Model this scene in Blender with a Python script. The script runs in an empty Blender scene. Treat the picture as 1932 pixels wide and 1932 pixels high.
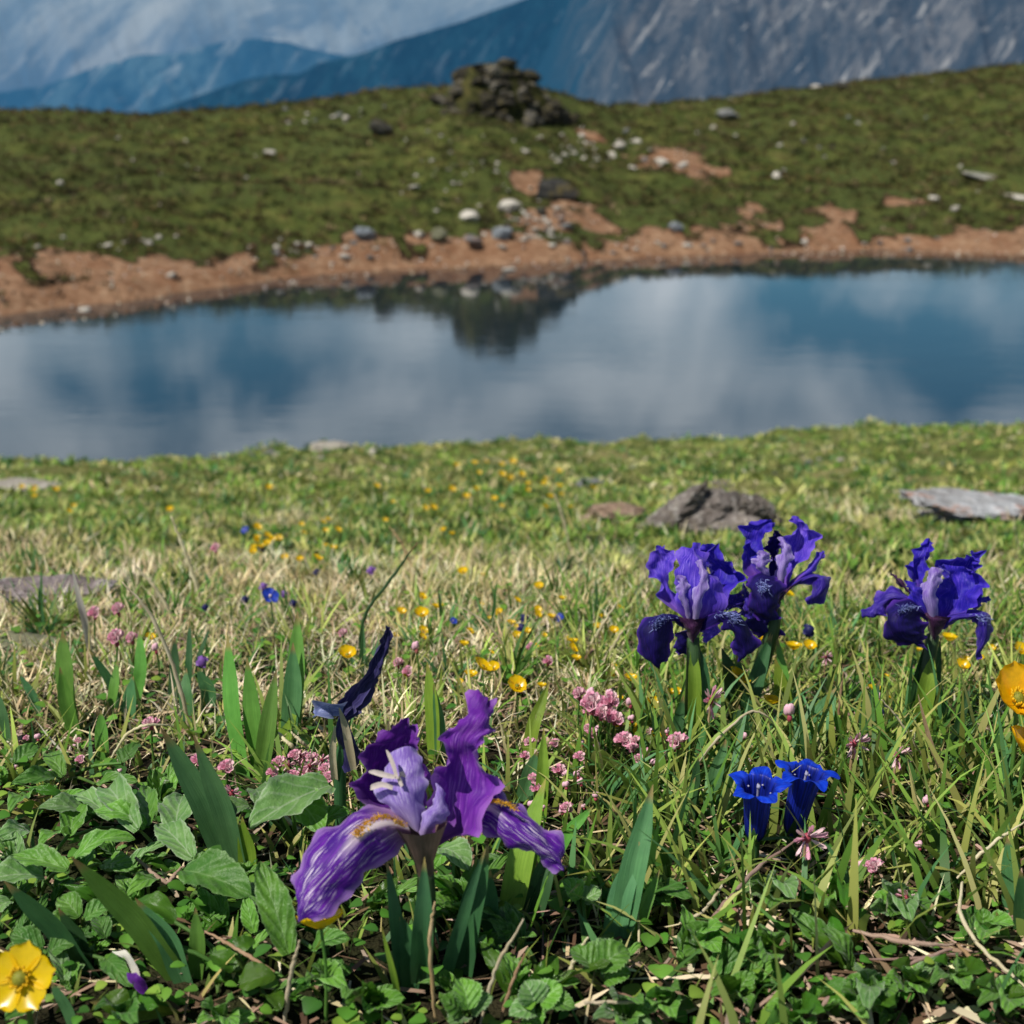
import bpy, math, random
import numpy as np
from mathutils import Vector, Matrix

RNG = np.random.default_rng(7)
random.seed(7)
SC = bpy.context.scene
COL = SC.collection

# ------------------------------------------------------------------ camera model
FPX = 2654.0            # focal length in the units of a 1932 px wide picture
PITCH = math.radians(16.7)
CZ = 0.28               # camera height above the turf it stands over
ZW = CZ - 1.95          # water level
CP, SP = math.cos(PITCH), math.sin(PITCH)

def raydir(px, py):
    a = (px - 966.0) / FPX
    b = -(py - 966.0) / FPX
    return np.array([a, CP + b * SP, -SP + b * CP])     # per unit of depth along the axis

def W(px, py, zc):
    return np.array([0, 0, CZ]) + raydir(px, py) * zc

def at_y(px, py, y):
    d = raydir(px, py)
    return np.array([0, 0, CZ]) + d * (y / d[1])

def depth_of(p):
    return p[1] * CP - (p[2] - CZ) * SP

# ------------------------------------------------------------------ numpy noise
def _hash(ix, iy, seed):
    n = (ix * 374761393 + iy * 668265263 + seed * 974634541) & 0x7fffffff
    n = ((n ^ (n >> 13)) * 1274126177) & 0x7fffffff
    return ((n ^ (n >> 16)) & 0xffff) / 65535.0

def vnoise(x, y, seed=0):
    x = np.asarray(x, float); y = np.asarray(y, float)
    fx = np.floor(x); fy = np.floor(y)
    ix = fx.astype(np.int64); iy = fy.astype(np.int64)
    tx = x - fx; ty = y - fy
    tx = tx * tx * (3 - 2 * tx); ty = ty * ty * (3 - 2 * ty)
    a = _hash(ix, iy, seed); b = _hash(ix + 1, iy, seed)
    c = _hash(ix, iy + 1, seed); d = _hash(ix + 1, iy + 1, seed)
    return (a * (1 - tx) + b * tx) * (1 - ty) + (c * (1 - tx) + d * tx) * ty

def fbm(x, y, seed=0, oct=4):
    s = 0; a = 0.5; t = 0
    x = np.asarray(x, float); y = np.asarray(y, float)
    for k in range(oct):
        s = s + a * (vnoise(x, y, seed + k * 17) * 2 - 1); t += a
        a *= 0.5; x = x * 2.03 + 11.3; y = y * 2.03 + 4.7
    return s / t

def sstep(a, b, v):
    t = np.clip((np.asarray(v, float) - a) / (b - a), 0, 1)
    return t * t * (3 - 2 * t)

# ------------------------------------------------------------------ objects
def tag(o, label=None, cat=None, group=None, kind=None):
    if label: o['label'] = label
    if cat: o['category'] = cat
    if group: o['group'] = group
    if kind: o['kind'] = kind
    return o

def thing(name, label, cat, loc=(0, 0, 0), group=None):
    o = bpy.data.objects.new(name, None)
    COL.objects.link(o)
    o.empty_display_size = 0.01
    o.location = tuple(float(c) for c in loc)
    return tag(o, label, cat, group)

def mesh_np(name, V, F, smooth=True, col=None, uv=None, attrs=None):
    """V (N,3); F list of tuples or int array (M,3|4)"""
    me = bpy.data.meshes.new(name)
    V = np.ascontiguousarray(V, dtype=np.float32)
    if isinstance(F, np.ndarray):
        m, k = F.shape
        me.vertices.add(len(V)); me.vertices.foreach_set('co', V.ravel())
        me.loops.add(m * k); me.loops.foreach_set('vertex_index', F.ravel().astype(np.int32))
        me.polygons.add(m)
        me.polygons.foreach_set('loop_start', (np.arange(m) * k).astype(np.int32))
        me.polygons.foreach_set('loop_total', np.full(m, k, np.int32))
        me.update(calc_edges=True)
    else:
        me.from_pydata([tuple(map(float, v)) for v in V], [], [tuple(int(i) for i in f) for f in F])
        me.update()
    me.polygons.foreach_set('use_smooth', np.full(len(me.polygons), smooth, dtype=bool))
    if col is not None:
        a = me.color_attributes.new('Col', 'FLOAT_COLOR', 'POINT')
        c = np.ones((len(V), 4), np.float32); c[:, :3] = np.asarray(col, np.float32)
        a.data.foreach_set('color', c.ravel())
    if uv is not None:
        l = me.uv_layers.new(name='UVMap')
        idx = np.zeros(len(me.loops), np.int32); me.loops.foreach_get('vertex_index', idx)
        l.data.foreach_set('uv', np.ascontiguousarray(np.asarray(uv, np.float32)[idx]).ravel())
    for nme, val in (attrs or {}).items():
        a = me.attributes.new(nme, 'FLOAT', 'POINT')
        a.data.foreach_set('value', np.asarray(val, np.float32))
    return me

def link(name, me, mat, parent=None):
    o = bpy.data.objects.new(name, me)
    COL.objects.link(o)
    if mat is not None and not me.materials: me.materials.append(mat)
    if parent is not None: o.parent = parent
    return o

def root_loc(o):
    v = Vector(o.location)
    while o.parent: 
        o = o.parent; v = v + o.location
    return np.array(v)

def part(name, geo, mat, parent, smooth=True):
    """geo = (V, F[, uv[, col]]) in world coordinates"""
    V = np.asarray(geo[0], float) - root_loc(parent)
    uv = geo[2] if len(geo) > 2 else None
    col = geo[3] if len(geo) > 3 else None
    return link(name, mesh_np(name, V, geo[1], smooth, col, uv), mat, parent)

def join(*geos):
    V = []; F = []; U = []; n = 0
    for g in geos:
        v = np.asarray(g[0], float)
        V.append(v); F += [tuple(int(i) + n for i in f) for f in g[1]]
        U.append(np.asarray(g[2], float) if len(g) > 2 and g[2] is not None else np.zeros((len(v), 2)))
        n += len(v)
    return np.vstack(V), F, np.vstack(U)

def copy_tree(o, parent=None):
    c = o.copy(); COL.objects.link(c)
    if parent is not None: c.parent = parent
    for ch in list(o.children): copy_tree(ch, c)
    return c

# ------------------------------------------------------------------ shapes
def catmull(P, n):
    P = np.asarray(P, float)
    if len(P) == 2:
        t = np.linspace(0, 1, n)[:, None]
        return P[0] * (1 - t) + P[1] * t
    Q = np.vstack([2 * P[0] - P[1], P, 2 * P[-1] - P[-2]])
    out = []
    for s in np.linspace(0, len(P) - 1, n):
        i = min(int(s), len(P) - 2); t = s - i
        a, b, c, d = Q[i], Q[i + 1], Q[i + 2], Q[i + 3]
        out.append(0.5 * (2 * b + (c - a) * t + (2 * a - 5 * b + 4 * c - d) * t * t + (3 * b - a - 3 * c + d) * t ** 3))
    return np.array(out)

def grid_faces(nr, nc):
    F = []
    for r in range(nr - 1):
        for c in range(nc - 1):
            a = r * nc + c
            F.append((a, a + 1, a + nc + 1, a + nc))
    return F

def unit(v):
    v = np.asarray(v, float); n = np.linalg.norm(v)
    return v / n if n > 1e-12 else v

def tube(P, r, n=7, cap=True, smooth_n=None):
    P = np.asarray(P, float)
    if smooth_n: P = catmull(P, smooth_n)
    m = len(P)
    R = np.interp(np.linspace(0, 1, m), np.linspace(0, 1, len(np.atleast_1d(r))) if np.ndim(r) else [0, 1], r if np.ndim(r) else [r, r])
    T = np.gradient(P, axis=0)
    V = []; U = []
    ref = np.array([0.31, 0.87, 0.2])
    for i in range(m):
        t = unit(T[i]); a = unit(np.cross(t, ref)); b = np.cross(t, a)
        for k in range(n):
            th = 2 * math.pi * k / n
            V.append(P[i] + R[i] * (a * math.cos(th) + b * math.sin(th))); U.append((k / n, i / (m - 1)))
    F = []
    for i in range(m - 1):
        for k in range(n):
            F.append((i * n + k, i * n + (k + 1) % n, (i + 1) * n + (k + 1) % n, (i + 1) * n + k))
    if cap:
        V.append(P[-1] + unit(T[-1]) * R[-1] * .7); U.append((.5, 1))
        for k in range(n): F.append(((m - 1) * n + k, (m - 1) * n + (k + 1) % n, len(V) - 1))
    return np.array(V), F, np.array(U)

def strip(P, w, side, fold=0.25, nv=14, prof=None, nu=5, wave=0.0, ph=0.0):
    """a leaf blade along P; w = full width; side = width direction hint; V-folded"""
    C = catmull(P, nv); T = np.gradient(C, axis=0)
    t = np.linspace(0, 1, nv)
    if prof is None:
        wd = w * np.minimum(1, .62 + .9 * t) * np.clip(1 - t ** 2.6, 0, 1) ** .8
    else:
        wd = w * np.interp(t, np.linspace(0, 1, len(prof)), prof)
    V = []; U = []
    side = np.asarray(side, float)
    for i in range(nv):
        tt = unit(T[i]); s = unit(side - tt * np.dot(side, tt)); nrm = np.cross(s, tt)
        a = wave * math.sin(t[i] * 5 + ph)
        s2 = s * math.cos(a) + nrm * math.sin(a); n2 = np.cross(s2, tt)
        for u in np.linspace(-1, 1, nu):
            V.append(C[i] + s2 * u * wd[i] * .5 + n2 * abs(u) * fold * wd[i] * .5); U.append((u * .5 + .5, t[i]))
    return np.array(V), grid_faces(nv, nu), np.array(U)

def loft(rows, zc, ox, oy, k, nu=13, nv=26, ruffle=0.0, rf=9.0, seed=0, yaw=0.0):
    """petal through photographed cross sections: each row = L(x,y,d) M(x,y,d) R(x,y,d),
    x,y in zoom pixels (picture = o + k*zoom), d = metres behind the flower's own depth"""
    A = []
    for r in rows:
        A.append([W(ox + k * p[0], oy + k * p[1], zc + p[2]) for p in r])
    A = np.array(A)                                   # rows,3,3
    L = catmull(A[:, 0], nv); M = catmull(A[:, 1], nv); R = catmull(A[:, 2], nv)
    us = np.linspace(-1, 1, nu); V = []; U = []
    for i in range(nv):
        for u in us:
            V.append(L[i] * (u * (u - 1) / 2) + M[i] * (1 - u * u) + R[i] * (u * (u + 1) / 2))
            U.append((u * .5 + .5, i / (nv - 1)))
    V = np.array(V)
    if ruffle:
        G = V.reshape(nv, nu, 3)
        du = np.gradient(G, axis=1); dv = np.gradient(G, axis=0)
        N = np.cross(du, dv); N /= (np.linalg.norm(N, axis=2, keepdims=True) + 1e-12)
        tv = np.linspace(0, 1, nv)[:, None]; uu = us[None, :]
        amp = ruffle * (np.abs(uu) ** 2 * .9 + .22) * np.minimum(1, tv * 2.2 + .1)
        wv = np.sin(tv * rf + uu * 2.1 + seed) + .6 * np.sin(tv * rf * 2.3 - uu * 3.7 + seed * 2.1) + .35 * np.sin(tv * rf * 4.7 + uu * 6 + seed)
        G = G + N * (amp * wv)[..., None]
        V = G.reshape(-1, 3)
    return V, grid_faces(nv, nu), np.array(U)

def ico(sub=2):
    import bmesh
    bm = bmesh.new(); bmesh.ops.create_icosphere(bm, subdivisions=sub, radius=1.0)
    V = np.array([v.co[:] for v in bm.verts]); F = [tuple(v.index for v in f.verts) for f in bm.faces]
    bm.free(); return V, F

def rock_geo(seed, sub=3, flat=(1, 1, .7), planes=9, rough=.12):
    rg = np.random.default_rng(seed)
    V, F = ico(sub)
    for _ in range(planes):                            # broken faces
        n = unit(rg.normal(size=3)); d = rg.uniform(.55, .85)
        h = V @ n; over = np.maximum(h - d, 0)
        V = V - np.outer(over * .94, n)
    r = 1 + rough * (fbm(V[:, 0] * 2.1 + V[:, 2] * 1.3 + seed, V[:, 1] * 2.1 - V[:, 2] * 1.7, seed, 4))
    r2 = 1 + rough * .5 * fbm(V[:, 0] * 7 + seed, V[:, 1] * 7 + V[:, 2] * 6, seed + 5, 3)
    V = V * (r * r2)[:, None] * np.array(flat)
    return V, F

# ------------------------------------------------------------------ materials
class NT:
    def __init__(self, name):
        m = bpy.data.materials.new(name); m.use_nodes = True
        self.m = m; self.t = m.node_tree; self.t.nodes.clear()
        self.out = self.n('ShaderNodeOutputMaterial')
    def n(self, typ, **kw):
        nd = self.t.nodes.new(typ)
        for k, v in kw.items():
            if k == 'inp':
                for kk, vv in v.items():
                    if hasattr(vv, 'is_output') or isinstance(vv, bpy.types.NodeSocket): self.t.links.new(vv, nd.inputs[kk])
                    else: nd.inputs[kk].default_value = vv
            else: setattr(nd, k, v)
        return nd
    def l(self, a, b): self.t.links.new(a, b)
    def noise(self, vec, scale, detail=4, rough=.55, dist=0.0):
        nd = self.n('ShaderNodeTexNoise'); nd.inputs['Scale'].default_value = scale
        nd.inputs['Detail'].default_value = detail; nd.inputs['Roughness'].default_value = rough
        nd.inputs['Distortion'].default_value = dist
        if vec is not None: self.l(vec, nd.inputs['Vector'])
        return nd.outputs['Fac']
    def mapping(self, vec, scale=(1, 1, 1), rot=(0, 0, 0), loc=(0, 0, 0)):
        nd = self.n('ShaderNodeMapping'); self.l(vec, nd.inputs['Vector'])
        nd.inputs['Scale'].default_value = scale; nd.inputs['Rotation'].default_value = rot; nd.inputs['Location'].default_value = loc
        return nd.outputs['Vector']
    def ramp(self, fac, stops, interp='LINEAR'):
        nd = self.n('ShaderNodeValToRGB'); self.l(fac, nd.inputs['Fac'])
        e = nd.color_ramp.elements; nd.color_ramp.interpolation = interp
        while len(e) < len(stops): e.new(.5)
        for el, (p, c) in zip(e, stops):
            el.position = p; el.color = (c, c, c, 1) if np.isscalar(c) else (*c, 1)
        return nd.outputs['Color']
    def mix(self, fac, a, b, typ='MIX'):
        nd = self.n('ShaderNodeMix', data_type='RGBA', blend_type=typ)
        for s, v in ((nd.inputs[0], fac), (nd.inputs[6], a), (nd.inputs[7], b)):
            if isinstance(v, bpy.types.NodeSocket): self.l(v, s)
            elif np.isscalar(v): s.default_value = v if s == nd.inputs[0] else (v, v, v, 1)
            else: s.default_value = (*v, 1)
        return nd.outputs[2]
    def math(self, op, a, b=0.0, clamp=False):
        nd = self.n('ShaderNodeMath', operation=op, use_clamp=clamp)
        for s, v in ((nd.inputs[0], a), (nd.inputs[1], b)):
            if isinstance(v, bpy.types.NodeSocket): self.l(v, s)
            else: s.default_value = v
        return nd.outputs[0]
    def attr(self, name, out='Color'):
        return self.n('ShaderNodeAttribute', attribute_name=name).outputs[out]
    def bump(self, h, strength=.3, dist=.01):
        nd = self.n('ShaderNodeBump'); nd.inputs['Strength'].default_value = strength; nd.inputs['Distance'].default_value = dist
        self.l(h, nd.inputs['Height']); return nd.outputs['Normal']
    def finish(self, color, rough=.6, spec=.3, normal=None, transl=0.0, tcol=None, sheen=0.0, emit=None, emit_s=0.0):
        p = self.n('ShaderNodeBsdfPrincipled')
        if isinstance(color, bpy.types.NodeSocket): self.l(color, p.inputs['Base Color'])
        else: p.inputs['Base Color'].default_value = (*color, 1)
        if isinstance(rough, bpy.types.NodeSocket): self.l(rough, p.inputs['Roughness'])
        else: p.inputs['Roughness'].default_value = rough
        p.inputs['Specular IOR Level'].default_value = spec
        if sheen: p.inputs['Sheen Weight'].default_value = sheen; p.inputs['Sheen Roughness'].default_value = .4
        if emit is not None:
            p.inputs['Emission Color'].default_value = (*emit, 1); p.inputs['Emission Strength'].default_value = emit_s
        if normal is not None: self.l(normal, p.inputs['Normal'])
        sh = p.outputs[0]
        if transl:
            t = self.n('ShaderNodeBsdfTranslucent')
            c = tcol if tcol is not None else color
            if isinstance(c, bpy.types.NodeSocket): self.l(c, t.inputs['Color'])
            else: t.inputs['Color'].default_value = (*c, 1)
            if normal is not None: self.l(normal, t.inputs['Normal'])
            mx = self.n('ShaderNodeMixShader'); mx.inputs[0].default_value = transl
            self.l(sh, mx.inputs[1]); self.l(t.outputs[0], mx.inputs[2]); sh = mx.outputs[0]
        self.l(sh, self.out.inputs['Surface'])
        return self.m
    def uv(self): return self.n('ShaderNodeUVMap', uv_map='UVMap').outputs['UV']
    def pos(self): return self.n('ShaderNodeNewGeometry').outputs['Position']
    def obj(self): return self.n('ShaderNodeTexCoord').outputs['Object']
    def rnd(self): return self.n('ShaderNodeObjectInfo').outputs['Random']
# ================================================================== terrain
def plane_hit(px, py, z):
    d = raydir(px, py); return np.array([0, 0, CZ]) + d * ((z - CZ) / d[2])

SHORE_PX = [(-700, 760), (-300, 690), (0, 622), (130, 603), (250, 590), (400, 560), (500, 545), (600, 531), (700, 521), (850, 511), (1000, 505),
            (1150, 498), (1300, 493), (1450, 488), (1600, 484), (1750, 484), (1932, 489), (2200, 500), (2600, 540)]
_sp = np.array([plane_hit(a, b, ZW) for a, b in SHORE_PX])
S_U = _sp[:, 0] / _sp[:, 1]; S_Y = _sp[:, 1]
CREST_PX = [(-900, 215, 25), (-300, 224, 25), (0, 217, 25), (300, 214, 25.5), (500, 196, 26), (700, 173, 26.5), (850, 163, 26.5), (960, 165, 27), (1060, 182, 27.5),
            (1150, 203, 28.5), (1210, 207, 29.5), (1350, 190, 31), (1500, 171, 33), (1700, 149, 36), (1932, 122, 40), (2300, 90, 44), (2800, 80, 46)]
_cr = np.array([[raydir(a, b)[0] / raydir(a, b)[1], d, CZ + raydir(a, b)[2] / raydir(a, b)[1] * d] for a, b, d in CREST_PX])
NEAR_Y = [0, .2, .4, .6, .8, 1.0, 1.3, 1.6, 2.0, 2.4, 3.2, 4, 5, 6, 7.5, 9]
NEAR_D = [.27, .278, .28, .292, .325, .37, .445, .52, .615, .71, .895, 1.08, 1.295, 1.50, 1.80, 2.1]
LIP_X = [-4, -3, -1.7, -.8, 0, 1, 2.5, 5]; LIP_Y = [3.4, 3.9, 4.6, 5.5, 6.2, 6.2, 6.9, 7.6]

def hill_s(x, y):
    u = x / np.maximum(y, .5)
    S = np.interp(u, S_U, S_Y); D = np.interp(u, _cr[:, 0], _cr[:, 1])
    return (y - S) / (D - S), S, D, u

def H(x, y, fine=True):
    x = np.asarray(x, float); y = np.asarray(y, float)
    L = np.interp(x, LIP_X, LIP_Y) + .25 * fbm(x * 1.1, x * 0 + 3, 5, 3)
    yn = np.minimum(y, L)
    near = CZ - np.interp(yn, NEAR_Y, NEAR_D) - np.maximum(y - L, 0) * .55
    near = near + np.where(yn > 1.3, .018 * fbm(x * 2.2, y * 2.2, 11, 4), 0) * sstep(1.3, 2.5, yn)
    near = near + .012 * fbm(x * 9, y * 9, 13, 3) * sstep(.3, 1.2, y)
    near = near + .040 * fbm(x * 5.5, y * 5.5, 15, 2) * sstep(1.6, 3.0, yn) * sstep(9, 7, yn)
    near = near + .03 * sstep(.6, 1.6, x) * sstep(2.5, 5, y) * 2
    s, S, D, u = hill_s(x, y)
    zc = np.interp(u, _cr[:, 0], _cr[:, 2])
    sc = np.clip(s, 0, 1)
    g = 1 - (1 - sc) ** np.interp(u, [-.22, -.06, .1, .3], [1.06, 1.35, 1.32, 1.12])
    hill = ZW + (zc - ZW) * g
    edge = .045 + .03 * fbm(x * .5, y * .5, 21, 3)               # small turf step above the bare shore
    hill = hill - .10 * (1 - sstep(edge, edge + .02, s)) * sstep(0, .04, s) * 1.0
    hill = hill + (.22 * fbm(x * .33, y * .33, 31, 3) + .15 * fbm(x * 1.2, y * 1.2, 33, 4)) * sstep(.05, .25, s) * (1 - .55 * sstep(.7, 1, s))
    hill = hill + .03 * fbm(x * 2.6, y * 2.6, 35, 3) * sstep(0.0, .1, s)
    over = np.maximum(y - D, 0)
    hill = hill - np.where(over > 0, np.minimum(.02 * over ** 2, .35 * over), 0)
    hill = np.where(s < 0, ZW - .10 * (S - y), hill)
    bed = ZW - .5
    return np.maximum(near, np.maximum(hill, bed))

def G(px, py, h=0.0):
    d = raydir(px, py)
    t = np.geomspace(.15, 75, 900)
    P = np.array([0, 0, CZ])[None] + t[:, None] * d[None]
    f = P[:, 2] - (H(P[:, 0], P[:, 1]) + h)
    i = np.argmax(f < 0)
    if i == 0: i = len(t) - 1
    a = t[i - 1]; b = t[i]; f0 = f[i - 1]; f1 = f[i]
    tt = a + (b - a) * (f0 / (f0 - f1 + 1e-9))
    return np.array([0, 0, CZ]) + d * tt

def Hs(x, y): return float(H(np.array([x]), np.array([y]))[0])

# bare soil: shore strip and worn patches (centre px, py, radius px x, radius px y)
SOIL_PX = [(1285, 300, 75, 22), (1330, 318, 60, 14), (1070, 388, 50, 13), (1015, 420, 80, 26), (1120, 425, 90, 18), (1240, 440, 60, 20), (1430, 400, 45, 22), (1480, 430, 90, 18),
           (1700, 380, 60, 14), (1570, 398, 50, 9), (30, 478, 60, 16), (230, 505, 120, 10), (350, 520, 160, 18),
           (1105, 255, 30, 8), (1850, 470, 100, 12), (1010, 350, 30, 8), (880, 470, 160, 12)]
_soil = []
for a, b, rx, ry in SOIL_PX:
    p = G(a, b); q = G(a, b - ry); r = G(a + rx, b)
    _soil.append((p[0], p[1], abs(r[0] - p[0]), max(.25, abs(q[1] - p[1]))))

def soil_mask(x, y):
    s, S, D, u = hill_s(x, y)
    n = fbm(x * 1.1, y * .8, 41, 4); n2 = fbm(x * 3.7, y * 2.2, 43, 3); n3 = fbm(x * 10, y * 6, 47, 2)
    wid = np.interp(u, [-.36, -.2, 0, .15, .36], [.11, .10, .085, .085, .06])
    m = 1 - sstep(wid * .55, wid * 1.6, s + n * .05 + n2 * .08 + n3 * .045)
    m = np.where(s < -.02, 1, m)
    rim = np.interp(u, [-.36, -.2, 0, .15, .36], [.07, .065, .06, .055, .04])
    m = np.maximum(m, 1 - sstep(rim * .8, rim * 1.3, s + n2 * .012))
    for cx, cy, rx, ry in _soil:
        d = np.sqrt(((x - cx) / rx) ** 2 + ((y - cy) / ry) ** 2) + n * .9 + n2 * 1.0 + n3 * .5
        m = np.maximum(m, 1 - sstep(.55, 1.2, d))
    return np.where(s > -.3, m, 0)

def build_ground():
    th = np.radians(np.linspace(-66, 66, 430))
    r = np.concatenate([np.geomspace(.1, 1, 110)[:-1], np.geomspace(1, 8, 250)[:-1], np.linspace(8, 46, 270)[:-1], np.geomspace(46, 1400, 40)])
    R, T = np.meshgrid(r, th, indexing='ij')
    x = R * np.sin(T); y = R * np.cos(T)
    z = H(x, y)
    z = np.where(R > 60, z - (R - 60) * .28, z); z = np.maximum(z, -330)
    nr, nc = R.shape
    V = np.stack([x, y, z], -1).reshape(-1, 3)
    a = (np.arange(nr - 1)[:, None] * nc + np.arange(nc - 1)[None]).ravel()
    F = np.stack([a, a + 1, a + nc + 1, a + nc], 1)[:, ::-1]
    s, S, D, u = hill_s(x, y)
    zone = sstep(-.25, -.05, s)                     # 0 meadow, 1 far hill
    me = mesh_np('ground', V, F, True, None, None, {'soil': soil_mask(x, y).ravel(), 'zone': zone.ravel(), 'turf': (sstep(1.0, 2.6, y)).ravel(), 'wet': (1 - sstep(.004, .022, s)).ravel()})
    m = NT('ground_mat'); P = m.pos()
    n1 = m.noise(P, .55, 5, .6); n2 = m.noise(P, 2.4, 5, .65); n3 = m.noise(P, 9, 4, .7)
    gr = m.ramp(n2, [(.30, (.028, .040, .012)), (.45, (.065, .085, .020)), (.58, (.12, .13, .034)), (.74, (.14, .10, .04))])
    gr = m.mix(m.ramp(n1, [(.40, 0.0), (.62, 1.0)]), gr, m.mix(n3, (.032, .06, .014), (.11, .12, .036)))
    gr = m.mix(m.ramp(n3, [(.28, .85), (.5, 0.0)]), gr, (.018, .02, .009))
    so = m.ramp(n3, [(.25, (.125, .064, .036)), (.5, (.28, .160, .094)), (.75, (.46, .32, .21))])
    so = m.mix(m.ramp(n2, [(.45, 0.0), (.7, .7)]), so, (.19, .080, .040))
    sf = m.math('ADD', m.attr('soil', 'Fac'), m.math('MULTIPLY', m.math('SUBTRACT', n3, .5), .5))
    far = m.mix(m.ramp(sf, [(.25, 0.0), (.40, 1.0)]), gr, (.035, .020, .012))  # dark rim: shade of the undercut turf step painted in, along with bare peat
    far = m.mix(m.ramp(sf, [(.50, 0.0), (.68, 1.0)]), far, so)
    q1 = m.noise(P, 14, 5, .65); q2 = m.noise(P, 70, 4, .7)
    nr_ = m.ramp(q2, [(.25, (.008, .006, .004)), (.5, (.022, .017, .010)), (.75, (.060, .044, .026))])
    nr_ = m.mix(m.ramp(q1, [(.38, 0.0), (.65, .85)]), nr_, (.030, .040, .012))
    q3 = m.noise(P, 5, 4, .6)
    tf = m.mix(m.ramp(q1, [(.35, 0.0), (.62, 1.0)]), (.055, .075, .020), (.14, .17, .042)); tf = m.mix(m.ramp(q3, [(.48, 0.0), (.66, .8)]), tf, (.26, .23, .10))
    nr_ = m.mix(m.attr('turf', 'Fac'), nr_, tf)
    far = m.mix(m.math('MULTIPLY', m.attr('wet', 'Fac'), .72), far, (.050, .026, .016))
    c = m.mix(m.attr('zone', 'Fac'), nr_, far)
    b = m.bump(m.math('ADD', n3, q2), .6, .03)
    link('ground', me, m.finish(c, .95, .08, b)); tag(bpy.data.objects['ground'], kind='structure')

build_ground()

# ------------------------------------------------------------------ water
def build_water():
    xs = np.linspace(-14, 18, 60); ys = np.linspace(3.6, 20.5, 60)
    X, Y = np.meshgrid(xs, ys, indexing='ij')
    V = np.stack([X, Y, np.full_like(X, ZW)], -1).reshape(-1, 3)
    nr, nc = X.shape
    a = (np.arange(nr - 1)[:, None] * nc + np.arange(nc - 1)[None]).ravel()
    F = np.stack([a, a + 1, a + nc + 1, a + nc], 1)[:, ::-1]
    me = mesh_np('pond_water', V, F)
    m = NT('water_mat'); P = m.pos()
    w1 = m.noise(m.mapping(P, (1.0, 2.2, 1)), 2.6, 3, .5, .4)
    w2 = m.noise(m.mapping(P, (1.0, 2.6, 1)), 9.0, 3, .5, .2)
    calm = m.ramp(m.noise(m.mapping(P, (.6, 1.0, 1)), .30, 2, .5), [(.42, .12), (.62, 1.0)])
    hgt = m.math('MULTIPLY', m.math('ADD', w1, m.math('MULTIPLY', w2, .35)), calm)
    p = m.n('ShaderNodeBsdfPrincipled')
    bd = m.noise(m.mapping(P, (.5, .9, 1)), .35, 3, .5)
    m.l(m.ramp(bd, [(.35, (.006, .016, .026)), (.65, (.016, .030, .038))]), p.inputs['Base Color'])
    p.inputs['Roughness'].default_value = .03
    p.inputs['IOR'].default_value = 1.85
    m.l(m.bump(hgt, .15, .012), p.inputs['Normal'])
    m.l(p.outputs[0], m.out.inputs['Surface'])
    o = link('pond_water', me, m.m); tag(o, kind='structure')
build_water()

# ------------------------------------------------------------------ mountains
def mountain(sky, R, base_drop, depth, seed, mat, rough, gul_rot, nc=640, nr=230):
    sky = np.array(sky, float)
    px = np.linspace(sky[0, 0], sky[-1, 0], nc)
    py = np.interp(px, sky[:, 0], sky[:, 1])
    py = np.convolve(np.pad(py, 3, 'edge'), np.ones(7) / 7, 'valid')
    U = np.array([raydir(a, b)[0] / raydir(a, b)[1] for a, b in zip(px, py)])
    E = np.array([raydir(a, b)[2] / raydir(a, b)[1] for a, b in zip(px, py)])
    v = np.concatenate([np.linspace(-.25, 0, 12)[:-1], np.linspace(0, 1, nr)])
    Vv, Uu = np.meshgrid(v, U, indexing='ij'); Ee = np.broadcast_to(E, Vv.shape)
    y = R * (1 - depth * Vv)
    top = Ee * R; z = np.where(Vv < 0, top + Vv * R * .5 * .3, top * (1 - Vv) + (-base_drop) * Vv)
    x = Uu * y
    k = 12.0 / R
    ca, sa = math.cos(gul_rot), math.sin(gul_rot)
    a = Uu * 14 * ca - Vv * 3.2 * sa; b = Uu * 14 * sa + Vv * 3.2 * ca
    g1 = Uu * 30 - Vv * 2.6; rid = 0; am = 1.0; fr = 1.0
    for q in range(4):
        rid = rid + am * (1 - np.abs(vnoise(g1 * fr + .7 * fbm(Uu * 9, Vv * 3, seed + q, 3), Vv * 2.0 * fr + Uu * 6 * fr, seed + q * 5) * 2 - 1)); am *= .52; fr *= 2.1
    rid = rid - 1.0
    big = fbm(Uu * 6, Vv * 2.2, seed + 3, 4)
    fine = fbm(Uu * 60, Vv * 26, seed + 7, 3)
    z = z + R * rough * (rid * .55 + big * .8 + fine * .12) * (sstep(-.02, .25, Vv) * .85 + .15)
    V = np.stack([x, y, z + CZ], -1).reshape(-1, 3)
    n1, n2 = Vv.shape
    i = (np.arange(n1 - 1)[:, None] * n2 + np.arange(n2 - 1)[None]).ravel()
    F = np.stack([i, i + 1, i + n2 + 1, i + n2], 1)
    uv = np.stack([a.ravel() / 4, b.ravel() / 4], 1)
    me = mesh_np('mountain', V, F, True, None, uv, {'alt': Vv.ravel(), 'flank': np.broadcast_to(np.clip((px - 960) / 400, 0, 1), Vv.shape).ravel()})
    o = link('mountain', me, mat); tag(o, kind='structure')
    return o

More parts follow.
